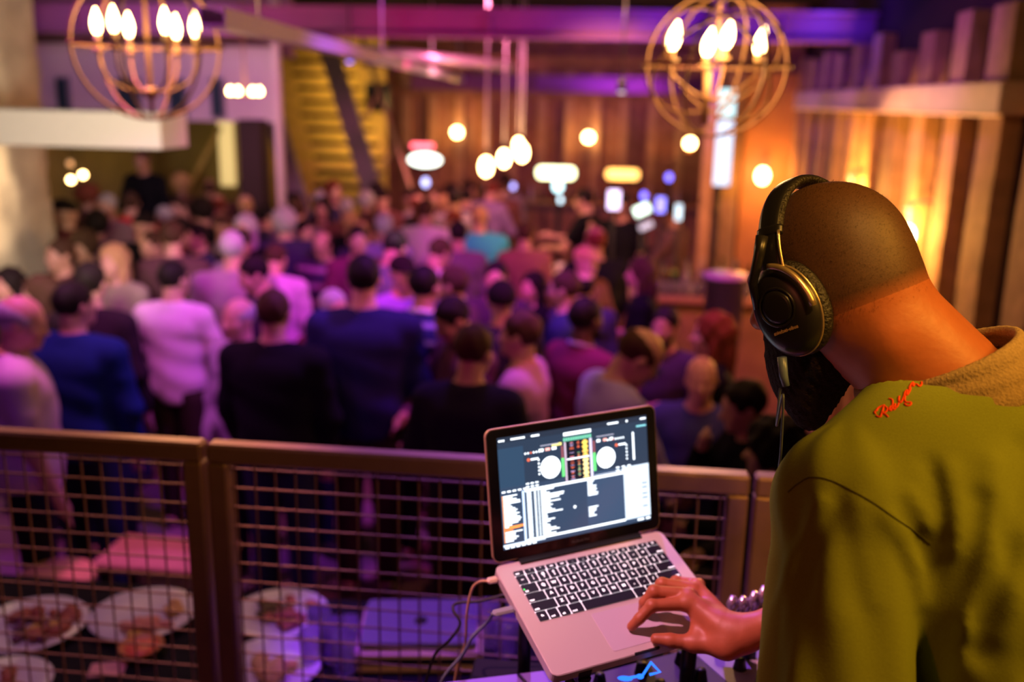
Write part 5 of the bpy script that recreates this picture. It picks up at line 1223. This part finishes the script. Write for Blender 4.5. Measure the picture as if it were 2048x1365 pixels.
# shirt
m_shirt = mat('olive_green_jersey', (0.27, 0.33, 0.045), .9, noise=.16, scale=500, bump=.12)
s = S(np.minimum.reduce([SL, EL, PEL, NB])-V(.16, .2, .12), np.maximum.reduce([SR, PEL, NB, ER])+V(.17, .17, .12), .0055)
g = .016
tor = s.ell(NB+spd*.20+bk*.005, (.215, .235, .125), [shr, spd, bk]); tor = S.smin(tor, s.ell(NB+spd*.44, (.20, .22, .145), [shr, spd, bk]), .08)
tor = S.smin(tor, s.cone(NB+spd*.015, SL, .064+g, .066+g), .05); tor = S.smin(tor, s.cone(NB+spd*.015, SR, .064+g, .066+g), .05)
tor = S.smin(tor, s.cone(NB+spd*.06+bk*.02, (SL+NB)/2+spd*.10+bk*.03, .075, .075), .05); tor = S.smin(tor, s.cone(NB+spd*.06+bk*.02, (SR+NB)/2+spd*.10+bk*.03, .075, .075), .05)
# soft drape folds running from the shoulder down to the small of the back
u1 = (s.X-SL[0])*shr[0]+(s.Y-SL[1])*shr[1]+(s.Z-SL[2])*shr[2]; u2 = (s.X-SL[0])*spd[0]+(s.Y-SL[1])*spd[1]+(s.Z-SL[2])*spd[2]
amp = np.clip((u2-.02)/.12, 0, 1)*np.clip((.34-u1)/.1, 0, 1)
tor = tor-(.0030*amp*np.sin(u1*105-u2*26+.6)+.0015*amp*np.sin(u1*190+u2*14)).astype(np.float32)
arm = S.smin(s.cone(SL+spd*.012, EL, .080, .088), s.ell(SL, (.083, .083, .083)), .02)
AU = unit(EL-SL); w1 = (s.X-SL[0])*AU[0]+(s.Y-SL[1])*AU[1]+(s.Z-SL[2])*AU[2]; az = np.arctan2((s.X-SL[0])*shr[0]+(s.Y-SL[1])*shr[1]+(s.Z-SL[2])*shr[2]-w1*np.dot(AU, shr), (s.X-SL[0])*bk[0]+(s.Y-SL[1])*bk[1]+(s.Z-SL[2])*bk[2]-w1*np.dot(AU, bk))
arm = arm-(.0035*np.clip(w1/.08, 0, 1)*np.sin(az*5+w1*9)+.0025*np.sin(az*9-w1*20)).astype(np.float32)
armR = S.smin(s.cone(SR, ER, .078, .07), s.ell(SR, (.08, .08, .08)), .02)
s.d = S.smin(tor, arm, .012); s.d = S.smin(s.d, armR, .03)
na = unit(unit(hp(0, -.03, -.04)-NB)*.6+V(0, 0, 1)*.6)
RC = .100; NC = NB+na*.012
s.sub(s.cone(NC-na*.02, NC+na*.2, RC-.012, RC+.01), .006)
v0, f0 = s.mesh(); bv = BVHTree.FromPolygons([tuple(q) for q in v0], [tuple(p) for p in f0])
def onshirt(px, py, off=.0008):
    r_ = unit(_f+CR*(px-1024)/FPX-CU*(py-682.5)/FPX); h, n, i, d_ = bv.ray_cast(Vector(CAMP), Vector(r_))
    return None if h is None else np.array(h)+np.array(n)*off*(1 if np.dot(np.array(n), r_) < 0 else -1)
def crease(pts, amp, wid):
    Q = [onshirt(*p, 0) for p in pts]; Q = [q for q in Q if q is not None]
    if len(Q) < 2: return
    dd = None
    for a_, b_ in zip(Q, Q[1:]):
        c_ = s.cone(a_, b_, 0, 0); dd = c_ if dd is None else np.minimum(dd, c_)
    s.d = s.d-(amp*np.exp(-(dd/wid)**2)).astype(np.float32)
crease([(1861, 1090), (1873, 1130), (1876, 1200), (1868, 1280), (1862, 1365), (1858, 1420)], -0.0124, 0.0150)
crease([(1958, 1000), (1948, 1080), (1925, 1150), (1900, 1240), (1885, 1320)], -0.0099, 0.0137)
crease([(1862, 930), (1882, 1010), (1888, 1080)], -0.0056, 0.0112)
crease([(1775, 1035), (1812, 1090), (1842, 1150), (1850, 1210)], 0.0056, 0.0100)
crease([(1820, 990), (1850, 1040), (1868, 1090)], 0.0048, 0.0088)
crease([(1895, 940), (1912, 1020), (1916, 1100)], 0.0050, 0.0125)
crease([(1985, 930), (1990, 1050), (1968, 1150), (1935, 1260)], 0.0056, 0.0163)
crease([(2050, 900), (2020, 1060), (1990, 1180), (1950, 1300)], -0.0081, 0.0175)
crease([(2060, 1080), (2030, 1180), (2000, 1270)], 0.0050, 0.0150)
crease([(1640, 1005), (1592, 1110), (1552, 1220), (1520, 1365)], .0060, .0100)
crease([(1675, 1000), (1625, 1120), (1585, 1240), (1560, 1365)], -.0030, .0120)
crease([(1715, 1010), (1722, 1100), (1745, 1200)], 0.0040, 0.0125)
crease([(1700, 1250), (1720, 1330), (1722, 1400)], 0.0048, 0.0250)
sh_ = part('shirt', s, m_shirt)
# sleeve seam
bv = BVHTree.FromPolygons([tuple(q.co+Vector(ORG[dj])) for q in sh_.data.vertices], [tuple(p.vertices) for p in sh_.data.polygons])
def smooth(pts, n=6):
    P = [np.asarray(p, float) for p in pts]; Q = []
    for i in range(len(P)-1):
        p0, p1, p2, p3 = P[max(i-1, 0)], P[i], P[i+1], P[min(i+2, len(P)-1)]
        for t in np.linspace(0, 1, n+1)[:-1]: Q.append(.5*((2*p1)+(-p0+p2)*t+(2*p0-5*p1+4*p2-p3)*t*t+(-p0+3*p1-3*p2+p3)*t**3))
    return Q+[P[-1]]
seam = [q for q in (onshirt(p[0], p[1], -.0004) for p in smooth([(1576, 985), (1596, 968), (1624, 955), (1665, 963), (1713, 987), (1752, 1010), (1791, 1038), (1830, 1064), (1861, 1090)])) if q is not None]
build(M().tube(seam, .0013, 6), 'sleeve_seam', mat('seam_thread', (.10, .11, .02), .9), sh_)
# collar
s = S(NC-.19, NC+.19, .0040); cz = (s.X-NC[0])*na[0]+(s.Y-NC[1])*na[1]+(s.Z-NC[2])*na[2]
rad = np.sqrt(np.maximum((s.X-NC[0])**2+(s.Y-NC[1])**2+(s.Z-NC[2])**2-cz**2, 0)); bkd = ((s.X-NC[0])*bk[0]+(s.Y-NC[1])*bk[1]+(s.Z-NC[2])*bk[2])/RC
top_ = .030+.006*bkd
prof = rad-RC-np.clip(top_-cz, -.01, .08)*.34-.0016*np.sin(cz*300+bkd*5)
s.d = (np.abs(prof)-.0042).astype(np.float32); s.d = np.maximum(s.d, cz-top_); s.d = np.maximum(s.d, -.026-cz)
s.d = S.smin(s.d, s.cone(NC+na*.5, NC+na*.6, .001), .001); rim = np.sqrt((rad-RC)**2+(cz-top_)**2)-.0062; s.d = S.smin(s.d, rim.astype(np.float32), .004)
s.plane(NC+fwd*.085, fwd)
part('collar', s, mat('heathered_collar', (0.42, 0.30, 0.17), .9, noise=.35, scale=260, bump=.4), sh_, label='beige heathered fold-over collar')
# red script on the shoulder blade
ink = M()
for st_k in ([(560, 1140), (610, 1000), (660, 830)], [(430, 1010), (500, 910), (640, 850), (745, 930), (700, 1020), (600, 1030), (700, 1090), (770, 1160)], [(430, 1080), (400, 1020), (480, 960)], [(440, 1120), (520, 1160), (590, 1130)],
             [(790, 660), (880, 690), (890, 820), (850, 980), (800, 960), (830, 880), (900, 850), (900, 960), (970, 930)], [(960, 800), (950, 900), (1010, 880), (1060, 780)],
             [(1070, 590), (1060, 720), (1120, 760), (1180, 640), (1210, 560)], [(1230, 580), (1220, 700), (1280, 760), (1390, 760), (1370, 830), (1280, 850), (1220, 790)], [(1200, 620), (1230, 480), (1300, 420), (1270, 560), (1330, 500), (1380, 380), (1330, 340)],
             [(1340, 420), (1380, 290), (1450, 210), (1440, 320), (1500, 260), (1560, 270), (1620, 320), (1680, 270), (1680, 200)]):
    P3 = [onshirt(1720+x/13.65, 750+y/13.65, .0002) for x, y in smooth(st_k, 5)]; P3 = [p for p in P3 if p is not None]
    if len(P3) > 1: ink.tube(P3, .0013, 6)
build(ink, 'red_script', mat('red_print', (.95, .10, .02), .7), sh_, label='small red handwritten lettering on the shoulder blade')
# trousers
s = S(V(PEL[0]-.45, PEL[1]-.45, ZP), V(PEL[0]+.45, PEL[1]+.45, PEL[2]+.2), .014)
s.add(s.ell(PEL+spd*.03, (.20, .17, .16), [shr, fwd, V(0, 0, 1)]), .03)
for hj, kn, an in legs: s.add(s.cone(hj, kn, .105, .078), .03).add(s.cone(kn, an, .078, .062), .02)
s.plane(PEL-V(0, 0, -.04), (0, 0, 1)); part('trousers', s, mat('black_denim', (.02, .02, .025), .85))
sm_ = M()
for hj, kn, an in legs: sm_.sph(V(an[0]+fwd[0]*.05, an[1]+fwd[1]*.05, ZP+.075), (.055, .055, .05)).sph(V(an[0]+fwd[0]*.13, an[1]+fwd[1]*.13, ZP+.065), (.05, .06, .04))
build(sm_, 'shoes', m_shoe, dj)

# headphones: worn, so they move with the head but lift off - a thing of their own
hd = empty('headphones', hp(0, 0, .14), 'black studio headphones on the shaved head, gold light painted on the left cup edges', 'headphones')
m_hp = mat('black_satin_plastic', (.014, .013, .015), .32); m_pad = mat('black_leatherette', (.016, .013, .012), .42, noise=.3, scale=200, bump=.5)
m_gl = mat('gunmetal_amber_glint', (.75, .58, .36), .28, metal=.8)  # amber highlight on the gunmetal is put into its base colour
tl = math.radians(-6)
for sx in (-1, 1):
    oy, oz = .004, -.018; Y2 = V(0, math.cos(tl), math.sin(tl)); Z2 = V(0, -math.sin(tl), math.cos(tl))
    def el(r, x, k=1.0, n=40, dy=0, dz=0): return [hp(*(V(sx*x, oy, oz)+Y2*((.042*k+r)*math.cos(t)+dy)+Z2*((.056*k+r)*math.sin(t)+dz))) for t in np.linspace(0, 2*math.pi, n+1)[:-1]]
    def loft(rings, cap=True):
        m = M(); n = len(rings[0]); P = [p for r_ in rings for p in r_]; F = []
        for i in range(len(rings)-1):
            for k in range(n): F.append((i*n+k, i*n+(k+1) % n, (i+1)*n+(k+1) % n, (i+1)*n+k))
        if cap: F += [tuple(range(n)), tuple((len(rings)-1)*n+k for k in range(n))]
        return m.add(P, F, True)
    build(M().tube(el(-.006, .088), .0125, 12, closed=True), 'ear_pad', m_pad, hd, fix=True)
    cup = build(loft([el(-.001, .094), el(.003, .100), el(.003, .110), el(-.003, .118), el(-.010, .122), el(-.022, .1245)]), 'ear_cup', m_hp, hd, fix=True)
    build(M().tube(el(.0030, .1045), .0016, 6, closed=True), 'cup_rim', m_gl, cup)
    o_ = V(sx*.1245, oy, oz)
    build(M().tube([hp(*(o_+Y2*(.024*math.cos(t)+.0)+Z2*(.024*math.sin(t)+.008))) for t in np.linspace(0, 6.283, 33)[:-1]], .0018, 6, closed=True).lathe([(.021, 0), (.021, .0015), (.016, .0025)], hp(*(o_+Z2*.008)), HR@V(sx, 0, 0), 28), 'pivot_disc', m_hp, cup)
    # yoke
    yk = [V(sx*.1225, oy+.030, oz+.012), V(sx*.125, oy+.024, oz+.045), V(sx*.120, oy+.006, oz+.078), V(sx*.112, oy+.0, oz+.098)]
    build(M().tube([hp(*q) for q in yk], [.005, .006, .007, .008], 8), 'yoke', m_hp, hd)
    build(M().tube([hp(*(V(sx*.1215, oy, oz)+Y2*(.046*math.cos(t))+Z2*(.060*math.sin(t)))) for t in np.linspace(math.radians(100), math.radians(185), 14)], .0042, 6), 'slider_edge', m_gl, hd, label='gunmetal arc with amber light in its colour')
    if sx < 0:
        vv2, ff2 = textmesh('audio-technica', .0062); xd = HR@Y2; zd = HR@Z2
        build(M().add([hp(*(o_+V(-.0004, 0, 0)))+(-xd)*(-q[0])*-1.0*-1.0+zd*(q[1]-.022) for q in vv2*V(1, 1, 1)], ff2), 'cup_lettering', mat('gold_lettering', (.65, .42, .2), .4), cup)
        build(M().tube([hp(*(o_+Y2*.020-Z2*.052)), hp(*(o_+Y2*.028-Z2*.075)), hp(*(o_+Y2*.030-Z2*.088))], [.006, .0055, .0045], 10), 'strain_relief', mat('blue_grey_rubber', (.12, .17, .28), .35), cup)
# headband arch
bp = []; N_ = 33
for k in range(N_):
    t = math.radians(-8)+(math.pi+math.radians(16))*k/(N_-1); bp.append((math.cos(t)*.108, math.sin(t)*(.117)+.036, t))
def strip(a, b, wid, th, r0, name, m, n=33):
    bm_x = M(); P = []; F = []
    for k in range(n):
        t = a+(b-a)*k/(n-1); c = V(math.cos(t)*(.104+r0), .004, math.sin(t)*(.108+r0)+.026); nr = unit(V(math.cos(t), 0, math.sin(t)))
        for q in range(12):
            ph = 2*math.pi*q/12; P.append(hp(*(c+nr*th/2*math.sin(ph)+V(0, wid/2*math.copysign(abs(math.cos(ph))**.6, math.cos(ph)), 0))))
    for i in range(n-1):
        for q in range(12): F.append((i*12+q, i*12+(q+1) % 12, (i+1)*12+(q+1) % 12, (i+1)*12+q))
    F += [tuple(range(12)), tuple((n-1)*12+q for q in range(12))]
    bm_x.add(P, F, True); return build(bm_x, name, m, hd, fix=True)
strip(math.radians(-2), math.radians(182), .030, .007, .006, 'headband', m_hp)
strip(math.radians(32), math.radians(148), .036, .014, .002, 'headband_padding', m_pad, 41)
for a in (30, 150):
    strip(math.radians(a-3), math.radians(a+3), .038, .012, .004, 'band_clip', m_hp, 5)
for a, b in ((2, 28), (152, 178)):
    sl = M(); sl.tube([hp(*(V(math.cos(t)*.1145, -.0135, math.sin(t)*.1185+.026))) for t in np.radians(np.linspace(a, b, 9))], .0016, 6); build(sl, 'band_wire', m_gl, hd)
# cable hanging from the left cup
q0 = hp(-.1245, .034, -.110); cable('headphone_cable', [q0, q0-V(0, 0, .05), at(1566, 790, d=1.16), at(1562, 900, d=1.18), at(1556, 960, d=1.20), at(1549, 1100, d=1.24), at(1545, 1300, d=1.3), V(.34, 1.3, 1.752)], .0016, mat('slate_cable', (.10, .13, .2), .35), 'thin headphone cable hanging from the left ear cup')

tell_apart([o for o in COL.objects if o.parent is None and 'label' in o])
